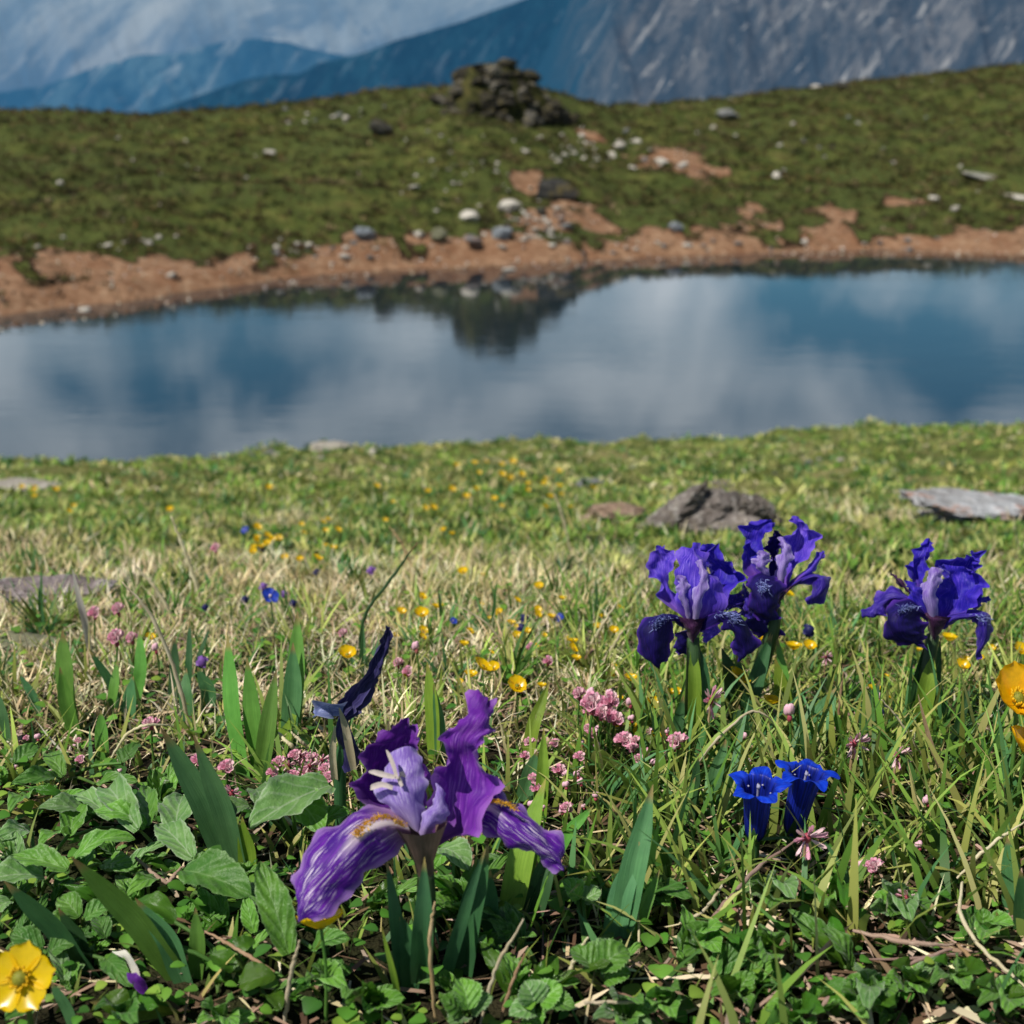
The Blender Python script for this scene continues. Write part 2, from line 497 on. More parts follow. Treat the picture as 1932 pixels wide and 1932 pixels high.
def mount_mat(name, dark, mid, light, haze_glow, hz, sc=1.0, amt=.5, thr=.60, rot=1.05, blue=None, forest_haze_glow=None, pale=None):
    m = NT(name); uv = m.uv()
    ru = m.mapping(uv, (1, 1, 1), (0, 0, rot))            # turn first, then stretch along the gullies
    n1 = m.noise(m.mapping(ru, (.9 * sc, 5.0 * sc, 1)), 6.0, 5, .65, .5)
    n2 = m.noise(m.mapping(ru, (.7 * sc, 1.3 * sc, 1)), 6.0, 8, .68, .6)
    n3 = m.noise(m.mapping(ru, (1.6 * sc, 4.0 * sc, 1)), 13, 5, .68, .6)
    n4 = m.noise(m.mapping(ru, (1.0 * sc, 1.8 * sc, 1)), 26, 5, .72, .4)
    c = m.mix(m.ramp(n2, [(.42, 0.0), (.60, 1.0)]), dark, mid)
    c = m.mix(m.math('MULTIPLY', m.ramp(n4, [(.46, 0.0), (.60, 1.0)]), .85), c, dark)
    c = m.mix(m.math('MULTIPLY', m.ramp(n1, [(thr + .02, 0.0), (thr + .14, 1.0)]), amt), c, light)
    c = m.mix(m.math('MULTIPLY', m.ramp(n3, [(.60, 0.0), (.72, 1.0)]), amt), c, light)
    hcol = None
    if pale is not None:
        hcol = m.mix(m.ramp(m.math('ADD', m.attr('alt', 'Fac'), m.math('MULTIPLY', m.math('SUBTRACT', n2, .5), .35)), [(.02, 1.0), (.42, 0.0)]), haze_glow, pale)  # painted haze turns paler toward the crest
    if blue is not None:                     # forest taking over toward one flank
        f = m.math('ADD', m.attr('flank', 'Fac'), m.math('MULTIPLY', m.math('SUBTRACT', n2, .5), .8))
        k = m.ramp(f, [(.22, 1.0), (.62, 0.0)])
        c = m.mix(k, c, blue); hcol = m.mix(k, haze_glow, forest_haze_glow)
    mt = m.finish(c, .95, .05, None, emit=haze_glow, emit_s=hz)  # aerial haze painted as a glow given off by the slope itself
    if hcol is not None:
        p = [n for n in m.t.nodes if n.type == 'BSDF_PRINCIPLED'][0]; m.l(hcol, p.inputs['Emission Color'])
    return mt

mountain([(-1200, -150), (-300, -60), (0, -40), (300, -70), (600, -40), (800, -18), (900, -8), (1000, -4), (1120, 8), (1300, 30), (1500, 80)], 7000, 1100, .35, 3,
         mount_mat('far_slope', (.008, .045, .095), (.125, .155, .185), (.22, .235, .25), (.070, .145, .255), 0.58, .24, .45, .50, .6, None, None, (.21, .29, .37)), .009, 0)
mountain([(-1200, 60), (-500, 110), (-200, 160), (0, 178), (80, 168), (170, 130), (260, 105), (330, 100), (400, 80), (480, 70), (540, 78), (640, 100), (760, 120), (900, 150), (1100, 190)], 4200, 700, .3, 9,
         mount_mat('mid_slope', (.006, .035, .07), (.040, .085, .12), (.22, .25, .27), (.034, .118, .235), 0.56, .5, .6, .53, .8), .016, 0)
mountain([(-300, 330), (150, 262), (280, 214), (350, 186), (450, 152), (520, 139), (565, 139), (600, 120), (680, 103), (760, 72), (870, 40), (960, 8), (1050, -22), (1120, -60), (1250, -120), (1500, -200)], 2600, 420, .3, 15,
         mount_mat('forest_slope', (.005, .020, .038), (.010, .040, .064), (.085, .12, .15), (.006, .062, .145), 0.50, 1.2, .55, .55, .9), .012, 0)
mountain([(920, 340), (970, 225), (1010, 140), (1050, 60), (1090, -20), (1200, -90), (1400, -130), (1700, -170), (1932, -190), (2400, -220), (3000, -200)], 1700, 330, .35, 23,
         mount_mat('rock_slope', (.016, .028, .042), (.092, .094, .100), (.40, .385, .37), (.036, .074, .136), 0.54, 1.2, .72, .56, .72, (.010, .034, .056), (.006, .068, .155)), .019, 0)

# ------------------------------------------------------------------ sky and sun
SUN_EL = math.radians(56); SUN_AZ = math.radians(-126)      # azimuth from +Y, to the left
def build_light():
    w = bpy.data.worlds.new('World'); SC.world = w; w.use_nodes = True
    t = w.node_tree; t.nodes.clear()
    out = t.nodes.new('ShaderNodeOutputWorld'); bg = t.nodes.new('ShaderNodeBackground')
    sky = t.nodes.new('ShaderNodeTexSky'); sky.sky_type = 'NISHITA'; sky.sun_disc = False
    sky.sun_elevation = SUN_EL; sky.sun_rotation = SUN_AZ; sky.altitude = 2000; sky.dust_density = .4; sky.ozone_density = 2.0
    tc = t.nodes.new('ShaderNodeTexCoord')
    sep = t.nodes.new('ShaderNodeSeparateXYZ'); t.links.new(tc.outputs['Generated'], sep.inputs[0])
    def mth(op, a, b):
        n = t.nodes.new('ShaderNodeMath'); n.operation = op
        for s, v in ((n.inputs[0], a), (n.inputs[1], b)):
            if isinstance(v, bpy.types.NodeSocket): t.links.new(v, s)
            else: s.default_value = v
        return n.outputs[0]
    zz = mth('ADD', mth('MAXIMUM', sep.outputs['Z'], 0.0), .10)
    comb = t.nodes.new('ShaderNodeCombineXYZ')
    t.links.new(mth('DIVIDE', sep.outputs['X'], zz), comb.inputs[0]); t.links.new(mth('DIVIDE', sep.outputs['Y'], zz), comb.inputs[1])
    comb.inputs[2].default_value = 3.7
    nz = t.nodes.new('ShaderNodeTexNoise'); nz.inputs['Scale'].default_value = 7.5; nz.inputs['Detail'].default_value = 6; nz.inputs['Roughness'].default_value = .52
    nz.inputs['Distortion'].default_value = .3
    mp = t.nodes.new('ShaderNodeMapping'); mp.inputs['Scale'].default_value = (1.0, 1.0, 1.25); mp.inputs['Location'].default_value = (.37, .2, .61)
    t.links.new(tc.outputs['Generated'], mp.inputs['Vector']); t.links.new(mp.outputs[0], nz.inputs['Vector'])
    rp = t.nodes.new('ShaderNodeValToRGB'); e = rp.color_ramp.elements
    e[0].position = .38; e[0].color = (0, 0, 0, 1); e[1].position = .67; e[1].color = (.95, .95, .95, 1)
    t.links.new(nz.outputs['Fac'], rp.inputs['Fac'])
    mx = t.nodes.new('ShaderNodeMix'); mx.data_type = 'RGBA'
    mr = t.nodes.new('ShaderNodeMapRange'); mr.interpolation_type = 'SMOOTHSTEP'
    mr.inputs['From Min'].default_value = .24; mr.inputs['From Max'].default_value = .55; mr.inputs['To Min'].default_value = 1; mr.inputs['To Max'].default_value = 0
    t.links.new(sep.outputs['Z'], mr.inputs['Value'])            # clouds fade with height and the unseen sky overhead is dimmed to deepen shadows
    t.links.new(mth('MULTIPLY', rp.outputs['Color'], mr.outputs[0]), mx.inputs[0])
    dk = t.nodes.new('ShaderNodeMix'); dk.data_type = 'RGBA'; dk.blend_type = 'MULTIPLY'; dk.inputs[0].default_value = 1
    t.links.new(sky.outputs[0], dk.inputs[6]); tn = t.nodes.new('ShaderNodeMix'); tn.data_type = 'RGBA'; t.links.new(mr.outputs[0], tn.inputs[0]); tn.inputs[6].default_value = (.50, .66, .74, 1); tn.inputs[7].default_value = (.72, 1.25, 1.28, 1)
    t.links.new(tn.outputs[2], dk.inputs[7])
    t.links.new(dk.outputs[2], mx.inputs[6]); mx.inputs[7].default_value = (16.5, 18.0, 19.4, 1)
    t.links.new(mx.outputs[2], bg.inputs['Color']); bg.inputs['Strength'].default_value = .055
    t.links.new(bg.outputs[0], out.inputs[0])
    L = bpy.data.lights.new('sun', 'SUN'); L.energy = 5.0; L.angle = math.radians(.53); L.color = (1.0, .95, .86)
    o = bpy.data.objects.new('sun', L); COL.objects.link(o)
    d = Vector((math.sin(SUN_AZ) * math.cos(SUN_EL), math.cos(SUN_AZ) * math.cos(SUN_EL), math.sin(SUN_EL)))
    o.rotation_euler = d.to_track_quat('Z', 'Y').to_euler(); o.location = (0, 0, 30)
build_light()

cam = bpy.data.cameras.new('camera'); cam.sensor_width = 36; cam.lens = 36 * FPX / 1932
cam.clip_start = .02; cam.clip_end = 30000
cam.dof.use_dof = True; cam.dof.focus_distance = .56; cam.dof.aperture_fstop = 18
co = bpy.data.objects.new('camera', cam); COL.objects.link(co)
co.location = (0, 0, CZ); co.rotation_euler = (math.pi / 2 - PITCH, 0, 0)
SC.camera = co
SC.view_settings.view_transform = 'Standard'; SC.view_settings.look = 'None'; SC.view_settings.exposure = 0; SC.view_settings.gamma = 1
SC.cycles.max_bounces = 6; SC.cycles.diffuse_bounces = 2; SC.cycles.glossy_bounces = 3; SC.cycles.transmission_bounces = 4; SC.cycles.transparent_max_bounces = 4
# ================================================================== stones
def rock_mat(name, dark, mid, light, lichen=None, sc=1.0, amt=.5):
    m = NT(name); P = m.obj()
    n1 = m.noise(P, 1.6 * sc, 6, .65); n2 = m.noise(P, 7 * sc, 5, .7); n3 = m.noise(P, 3.1 * sc, 4, .6)
    c = m.mix(m.ramp(n1, [(.36, 0.0), (.62, 1.0)]), dark, mid)
    c = m.mix(m.ramp(n2, [(.52, 0.0), (.72, .9)]), c, light)
    if lichen: c = m.mix(m.math('MULTIPLY', m.ramp(n3, [(.54, 0.0), (.62, 1.0)]), amt), c, lichen)
    return m.finish(c, .9, .15, m.bump(m.math('ADD', n1, n2), .55, .06))

M_PALE = rock_mat('pale_stone', (.42, .38, .33), (.66, .62, .55), (.80, .77, .71), (.48, .43, .33), 1.0, .4)
M_BEIGE = rock_mat('beige_stone', (.24, .22, .19), (.42, .39, .34), (.58, .55, .49), (.30, .27, .20), 2.0, .5)
M_GREY = rock_mat('grey_stone', (.12, .125, .13), (.26, .265, .27), (.42, .42, .41), (.22, .20, .12), 1.0, .5)
M_DARK = rock_mat('dark_stone', (.022, .022, .022), (.06, .058, .055), (.19, .18, .16), (.13, .105, .04), 1.3, .8)
M_CAIRN = rock_mat('cairn_stone', (.011, .010, .009), (.034, .031, .027), (.16, .145, .12), (.15, .125, .045), 1.4, .8)
M_CAIRN2 = rock_mat('cairn_stone_pale', (.035, .032, .028), (.15, .138, .12), (.46, .43, .39), (.26, .21, .08), 1.4, .7)
M_BLUE = rock_mat('blue_stone', (.12, .14, .16), (.27, .30, .33), (.48, .50, .52), None, 1.0)
M_RUST = rock_mat('rust_stone', (.10, .085, .08), (.30, .28, .27), (.48, .46, .46), (.33, .15, .09), .9, .9)
M_OLIVE = rock_mat('olive_stone', (.10, .10, .06), (.25, .25, .16), (.42, .41, .32), None, 1.0)

PROTO = []
for _k in range(9):
    _V, _F = rock_geo(100 + _k, 3, (1, random.uniform(.65, .95), random.uniform(.5, .8)), 17, .06)
    PROTO.append(mesh_np('stone_shape', _V, _F, False))
_rockcache = {}
def rock_mesh(k, mat):
    key = (k, mat.name)
    if key not in _rockcache:
        me = PROTO[k].copy(); me.materials.append(mat); me.name = 'stone'
        _rockcache[key] = me
    return _rockcache[key]

def stone(px, py, w, label, group, mat, k=None, flat=1.0, tilt=0.3, name='stone', cat='stone', sink=.08):
    p = G(px, py); zc = depth_of(p); s = w * zc / FPX * .54
    k = random.randrange(9) if k is None else k
    o = bpy.data.objects.new(name, rock_mesh(k, mat)); COL.objects.link(o)
    o.scale = (s, s * random.uniform(.8, 1.1), s * flat)
    o.rotation_euler = (random.uniform(-tilt, tilt), random.uniform(-tilt, tilt), random.uniform(0, 6.28))
    o.location = (p[0], p[1], p[2] + s * flat * (.6 - sink - .1))
    return tag(o, label, cat, group)

# --- single stones one can name
SINGLES = [
    (685, 452, 46, 'upright split stone with a bright left face standing at the edge of the red shore', M_BLUE, 1, 1.15),
    (826, 455, 40, 'olive grey boulder tilted against the shore bank just left of the brown and white stone', M_OLIVE, 2, 1.15),
    (893, 463, 46, 'flat stone with a rust brown top and white rim on the far shore', M_RUST, 3, .8),
    (950, 450, 46, 'slate blue stone with a dark left face on the far shore below the cairn', M_BLUE, 4, 1.0),
    (962, 396, 52, 'pale angular slab lying in the red soil scar below the cairn', M_PALE, 5, .8),
    (1020, 405, 34, 'dark low stone at the middle of the red soil scar', M_DARK, 6, .8),
    (1070, 432, 36, 'lilac grey stone low in the red soil scar under the dark hollow', M_GREY, 0, .7),
    (1275, 436, 40, 'blue grey boulder sitting alone on the red bank right of the cairn', M_BLUE, 7, 1.0),
    (722, 254, 52, 'dark weathered rock in the turf left of the cairn', M_DARK, 8, .9),
    (1375, 226, 66, 'long grey outcrop rock in the green slope right of the cairn', M_GREY, 2, .5),
    (1168, 282, 32, 'whitest round stone in the scatter right of the cairn', M_PALE, 1, .9),
    (888, 418, 40, 'pale leaning stone in the turf above the brown and white stone', M_PALE, 3, 1.0),
    (782, 357, 34, 'flat white stone in the grass below and left of the cairn', M_PALE, 5, .5),
    (510, 290, 30, 'long white stone alone in the middle of the left hillside', M_PALE, 6, .5),
    (1248, 312, 34, 'white block at the left end of the upper red patch', M_PALE, 0, .9),
    (1288, 316, 30, 'pale flat stone in the middle of the upper red patch', M_PALE, 4, .7),
    (1465, 336, 30, 'pale stone with a dark shadowed side right of the upper red patch', M_PALE, 2, .7),
    (1590, 170, 34, 'dark rock on the skyline of the right hill', M_DARK, 3, .8),
    (1540, 168, 24, 'pale rock on the skyline beside a dark one on the right hill', M_PALE, 5, .8),
    (325, 524, 30, 'white stone on the bare soil above the left end of the far shore', M_PALE, 7, .8),
    (152, 592, 40, 'flat pale stone at the left waterline of the far shore', M_PALE, 8, .45),
    (790, 448, 34, 'whitish stone beside the olive boulder on the shore bank', M_PALE, 6, .7),
    (652, 488, 24, 'small bright stone on the shore strip under the upright split stone', M_PALE, 1, .8),
    (960, 512, 30, 'pale stone standing in the water where the cairn is reflected', M_PALE, 4, .5),
    (115, 348, 18, 'lone small white stone high on the left hillside', M_PALE, 2, .8),
    (1762, 380, 26, 'white stone in the small red patch on the right slope', M_PALE, 7, .9),
    (1800, 398, 22, 'paler stone at the right end of the small red patch on the right slope', M_PALE, 1, .9),
]
for (a, b, w, lab, mat, k, fl) in SINGLES:
    stone(a, b, w, lab, None, mat, k, fl)
def ledge(px, py, wpx, hpx, mat, label, seed, name='rock_slab', tiltx=0.0, tilty=0.0, rotz=0.0, thick=.18, sub=4, lift=.2, planes=8, rough=.10):
    p = G(px, py); s = wpx * depth_of(p) / FPX * .56
    V, F = rock_geo(seed, sub, (1, hpx, thick), planes, rough)
    Rm = np.array((Matrix.Rotation(rotz, 3, 'Z') @ Matrix.Rotation(tilty, 3, 'Y') @ Matrix.Rotation(tiltx, 3, 'X')))
    V = V @ Rm.T * s
    o = link(name, mesh_np(name, V, F, False), mat)
    o.location = (p[0], p[1], p[2] + s * thick * lift)
    return tag(o, label, 'rock')
ledge(1050, 372, 96, .55, M_DARK, 'undercut rock coloured black for its shaded hollow, with white stones along its top above the red soil scar', 301, 'boulder', .2, -.05, .1, .42, 3, .5)  # whole rock darkened, standing in for shade in the cavity below it
ledge(1852, 338, 84, .8, M_PALE, 'larger of the two pale slabs lying flat on the right green slope', 302, 'rock_slab', .05, .2, .2, .16, 3, .6)
ledge(1920, 376, 72, .8, M_PALE, 'smaller pale slab at the right edge below a larger one on the slope', 303, 'rock_slab', .05, .15, .1, .14, 3, .6)

# --- scattered stones too much alike to single out
def scatter(n, cx, cy, rx, ry, w0, w1, label, group, mats):
    for _ in range(n):
        a = cx + rx * random.gauss(0, .5); b = cy + ry * random.gauss(0, .5)
        stone(a, b, random.uniform(w0, w1), label, group, random.choice(mats), None, random.uniform(.5, .9))
scatter(44, 1110, 283, 130, 45, 7, 19, 'small pale stone in the stone scatter on the turf right below the cairn', 'pale stones right below the cairn', [M_PALE] * 5 + [M_GREY])
scatter(36, 850, 325, 150, 60, 6, 17, 'small pale stone in the grass left below the cairn', 'pale stones left below the cairn', [M_PALE])
scatter(18, 620, 225, 130, 22, 7, 18, 'small pale stone high on the slope left of the cairn', 'pale stones on the slope left of the cairn', [M_PALE, M_PALE, M_GREY])
scatter(16, 250, 330, 300, 120, 6, 14, 'tiny pale stone in the turf of the left hillside', 'pale stones on the left hillside', [M_PALE])
scatter(24, 1560, 250, 420, 90, 6, 15, 'tiny pale stone in the turf of the right hillside', 'pale stones on the right hillside', [M_PALE, M_PALE, M_GREY])
scatter(60, 1015, 425, 105, 50, 6, 22, 'small pale stone in the soil scar below the cairn', 'stones in the red soil scar', [M_PALE, M_PALE, M_RUST])
scatter(20, 620, 470, 200, 24, 8, 22, 'small pale stone on the bank of the far shore left of the soil scar', 'stones on the left part of the far shore', [M_PALE, M_PALE, M_GREY])
scatter(12, 240, 460, 120, 14, 9, 20, 'small white stone along the turf edge above the left shore', 'stones along the left turf edge', [M_PALE])
scatter(22, 1420, 462, 420, 18, 8, 20, 'small stone on the red shore strip right of the soil scar', 'stones on the right part of the far shore', [M_PALE, M_RUST, M_GREY])
scatter(22, 800, 497, 420, 9, 5, 13, 'pebble on the wet edge of the far shore', 'pebbles on the far waterline', [M_PALE, M_RUST])

# --- the cairn: a mound of stones, all parts of one thing
def build_cairn():
    base = G(935, 214)
    c0 = np.array([base[0], base[1] + .35, Hs(base[0], base[1] + .35)])
    root = thing('stone_cairn', 'dark mound of piled lichen covered stones on the crest of the far hill', 'cairn', c0)
    sc = depth_of(c0) / FPX                            # metres per px
    zt = at_y(915, 112, c0[1])[2]; hgt = zt - c0[2] + .02
    # earthy core
    n = 36; V = []; rows = 14
    for i in range(rows):
        t = i / (rows - 1)
        for k in range(n):
            th = 2 * math.pi * k / n
            rr = (1 - t) ** .74 * 110 * sc * (1 + .2 * math.sin(th * 3 + 1) + .12 * math.sin(th * 5)) + .3 * t
            if t == 1: rr = .12
            V.append((c0[0] + rr * math.cos(th) * 1.0 - .10 * t, c0[1] + rr * math.sin(th) * .8, c0[2] - .35 + (hgt * .9 + .35) * t ** .9))
    F = [(i * n + k, i * n + (k + 1) % n, (i + 1) * n + (k + 1) % n, (i + 1) * n + k) for i in range(rows - 1) for k in range(n)]
    F.append(tuple((rows - 1) * n + k for k in range(n)))
    m = NT('cairn_earth'); P = m.pos(); q = m.noise(P, 5, 5, .65)
    part('earth_core', (np.array(V), F), m.finish(m.ramp(q, [(.35, (.018, .017, .010)), (.5, (.05, .052, .018)), (.62, (.10, .085, .03)), (.75, (.03, .028, .018))]), .95, .05, m.bump(q, .8, .1)), root)
    rg = np.random.default_rng(5)
    for j in range(98):
        t = rg.uniform(0, 1) ** 1.15; t = min(t, .98)
        th = rg.uniform(-math.pi * 1.08, .25) if j < 84 else rg.uniform(0, math.pi)
        rr = ((1 - t) ** .74 * 110 * sc) * (1 + .2 * math.sin(th * 3 + 1) + .12 * math.sin(th * 5)) + .3 * t
        x = c0[0] + rr * math.cos(th) - .10 * t; y = c0[1] + rr * math.sin(th) * .8
        z = c0[2] - .35 + (hgt * .9 + .35) * t ** .9
        z = max(z, Hs(x, y) + .02)
        s = rg.uniform(.08, .25) * (1.12 - .35 * t)
        mat = M_CAIRN if rg.uniform() < .68 else M_CAIRN2
        o = bpy.data.objects.new('stone', rock_mesh(int(rg.integers(9)), mat)); COL.objects.link(o); o.parent = root
        o.scale = (s * rg.uniform(.9, 1.4), s, s * rg.uniform(.7, 1.0))
        o.rotation_euler = (rg.uniform(-.5, .5), rg.uniform(-.5, .5), rg.uniform(0, 6.3))
        o.location = (x - c0[0], y - c0[1], z - c0[2])
    return root
build_cairn()

# --- rocks in the near meadow
def near_rock_geo(px, py, parts, seed):
    """several broken lumps fused into one outcrop; parts = (px,py,w,h,d scale,rot)"""
    Vs = []; Fs = []; n = 0
    p0 = G(px, py)
    for j, (ax, ay, w, fy, fz, ty, rz) in enumerate(parts):
        p = at_y(ax, ay, p0[1] + .02 * (j % 3)); s = w * depth_of(p0) / FPX * .55
        V, F = rock_geo(seed + j, 5, (1, fy, fz), 7, .30)
        Rm = np.array(Matrix.Rotation(rz, 3, 'Z') @ Matrix.Rotation(ty, 3, 'Y'))
        V = V @ Rm.T * s + p - p0
        Vs.append(V); Fs += [tuple(i + n for i in f) for f in F]; n += len(V)
    return np.vstack(Vs), Fs, p0
def near_rock(name, px, py, parts, seed, mat, label):
    V, F, p0 = near_rock_geo(px, py, parts, seed)
    o = link(name, mesh_np(name, V, F, False), mat); o.location = tuple(p0)
    return tag(o, label, 'rock')
M_LICH = rock_mat('lichen_rock', (.085, .070, .060), (.33, .29, .27), (.68, .65, .61), (.17, .14, .09), 14.0, .6)
M_SLAB = rock_mat('slab_rock', (.28, .27, .27), (.55, .58, .62), (.72, .74, .78), (.38, .19, .12), 6.0, .8)
M_PURP = rock_mat('purple_rock', (.16, .13, .13), (.34, .29, .30), (.50, .45, .45), (.22, .22, .23), 7.0, .6)
near_rock('boulder', 1335, 1002, [(1268, 968, 150, .40, .22, -.60, .25), (1330, 962, 120, .6, .55, -.1, .1), (1405, 966, 120, .7, .50, .15, -.2), (1365, 985, 150, .6, .32, 0, 0), (1300, 945, 90, .5, .3, -.45, .4), (1440, 978, 80, .6, .5, .2, .2), (1310, 985, 130, .5, .45, -.2, 0), (1375, 955, 90, .6, .6, 0, .5), (1345, 940, 70, .5, .5, .2, .2), (1425, 955, 60, .6, .6, .3, .1)], 400, M_LICH,
          'rough grey boulder with a dark tilted edge in the grass behind the irises')
near_rock('rock_slab', 1850, 988, [(1850, 952, 270, .55, .12, .10, .1), (1970, 966, 230, .6, .13, .08, -.1), (1840, 976, 210, .5, .12, .06, .1)], 420, M_SLAB,
          'flat blue grey slab with a rusty front edge at the right side of the meadow')
near_rock('rock_slab', 95, 1138, [(90, 1112, 230, .5, .14, 0, 0), (10, 1112, 160, .6, .16, 0, .3), (150, 1106, 130, .5, .14, .1, 0)], 430, M_PURP,
          'purplish grey flat rock in the grass at the left edge')
near_rock('rock_slab', 40, 924, [(45, 913, 120, .5, .08, 0, 0), (-10, 914, 100, .5, .08, 0, .2)], 440, M_BEIGE, 'thin whitish slab at the left edge near the shore')
near_rock('stone', 45, 1226, [(45, 1208, 140, .5, .15, 0, 0)], 450, M_OLIVE, 'flat greenish grey stone in the dry grass at the left edge')
near_rock('stone', 625, 848, [(625, 845, 84, .6, .26, 0, 0), (665, 850, 50, .6, .22, 0, .3)], 455, M_BEIGE, 'white rock on the near bank right at the water')
near_rock('stone', 1110, 912, [(1110, 912, 52, .7, .3, 0, 0)], 460, M_GREY, 'small grey stone in the turf above and left of the rough boulder')
near_rock('stone', 1362, 916, [(1362, 914, 46, .7, .3, 0, 0)], 463, M_PURP, 'small lilac stone in the turf just behind the rough boulder')
near_rock('stone', 1165, 985, [(1165, 964, 95, .6, .30, 0, 0), (1120, 976, 70, .6, .24, 0, .3)], 466, rock_mat('tan_stone', (.25, .17, .12), (.40, .29, .22), (.50, .40, .33), None, 6), 'low tan stone in dry grass left of the rough boulder')
near_rock('stone', 300, 1105, [(320, 1100, 60, .6, .25, 0, 0)], 468, M_GREY, 'small grey stone right of the purplish flat rock')
scatter(14, 1500, 880, 420, 20, 10, 26, 'small pale stone in the turf near the right part of the bank', 'small stones in the turf of the near bank', [M_PALE, M_GREY])
scatter(16, 420, 862, 420, 10, 10, 26, 'small pale stone along the near waterline on the left', 'small stones along the near waterline', [M_PALE, M_GREY])
# ================================================================== plant materials
def petal_mat(name, base, edge, vein, dark, streak=.5, thr=.55, transl=.35, beard=None, basecol=None, rough=.5, sheen=.12):
    """UV.x across, UV.y along"""
    m = NT(name); uv = m.uv(); s = m.n('ShaderNodeSeparateXYZ'); m.l(uv, s.inputs[0])
    u = m.math('ABSOLUTE', m.math('SUBTRACT', s.outputs[0], .5)); v = s.outputs[1]
    # veins run outward from the midrib
    sk = m.n('ShaderNodeCombineXYZ'); m.l(m.math('ADD', s.outputs[0], m.math('MULTIPLY', v, .0)), sk.inputs[0])
    m.l(m.math('SUBTRACT', v, m.math('MULTIPLY', u, .55)), sk.inputs[1])
    n1 = m.noise(m.mapping(sk.outputs[0], (10, 2.0, 1)), 3.0, 3, .6, .3)
    n2 = m.noise(m.mapping(uv, (16, 1.6, 1)), 2.4, 3, .6)
    n3 = m.noise(uv, 5.0, 4, .6)
    c = m.mix(m.ramp(n3, [(.35, 0.0), (.65, 1.0)]), base, dark)
    c = m.mix(m.math('MULTIPLY', m.math('MULTIPLY', m.ramp(n1, [(thr, 0.0), (thr + .12, 1.0)]), m.ramp(u, [(.26, 1.0), (.42, .15)])), streak), c, vein)
    c = m.mix(m.math('MULTIPLY', m.ramp(n2, [(.49, 0.0), (.57, 1.0)]), .75), c, dark)
    c = m.mix(m.math('MULTIPLY', m.ramp(u, [(.40, 0.0), (.495, 1.0)]), .6), c, edge)
    if basecol: c = m.mix(m.ramp(m.math('ADD', v, m.math('MULTIPLY', u, .15)), [(.02, 1.0), (.30, 0.0)]), c, basecol)
    if beard: 
        mk = m.math('MULTIPLY', m.ramp(u, [(.035, .9), (.10, 0.0)]), m.ramp(v, [(.30, 1.0), (.48, 0.0)]))
        c = m.mix(mk, c, beard)
    hs = m.math('ADD', n2, m.math('MULTIPLY', n1, .6))
    return m.finish(c, rough, .2, m.bump(hs, .30, .0010), transl, None, sheen)

def leaf_mat(name, c1, c2, tip=None, rough=.42, transl=.28, veins=True, spec=.4, hairy=0.0):
    m = NT(name); uv = m.uv(); s = m.n('ShaderNodeSeparateXYZ'); m.l(uv, s.inputs[0])
    n1 = m.noise(m.mapping(uv, (14, .9, 1)), 3.0, 3, .6); n2 = m.noise(m.pos(), 90, 4, .6)
    rn = m.rnd()
    c = m.mix(m.ramp(n2, [(.35, 0.0), (.65, 1.0)]), c1, c2)
    c = m.mix(m.math('MULTIPLY', m.ramp(n1, [(.42, 1.0), (.6, 0.0)]), .45), c, tuple(.62 * x for x in c1))
    if tip: c = m.mix(m.math('MULTIPLY', m.ramp(m.math('ADD', s.outputs[1], m.math('MULTIPLY', n2, .12)), [(.93, 0.0), (1.03, 1.0)]), .9), c, tip)
    hv = m.n('ShaderNodeHueSaturation'); m.l(c, hv.inputs['Color']); m.l(m.math('ADD', m.math('MULTIPLY', rn, .5), .75), hv.inputs['Value'])
    m.l(m.math('ADD', m.math('MULTIPLY', rn, .03), .485), hv.inputs['Hue'])
    return m.finish(hv.outputs[0], rough, spec, m.bump(n1, .35, .0012), transl, None, hairy)

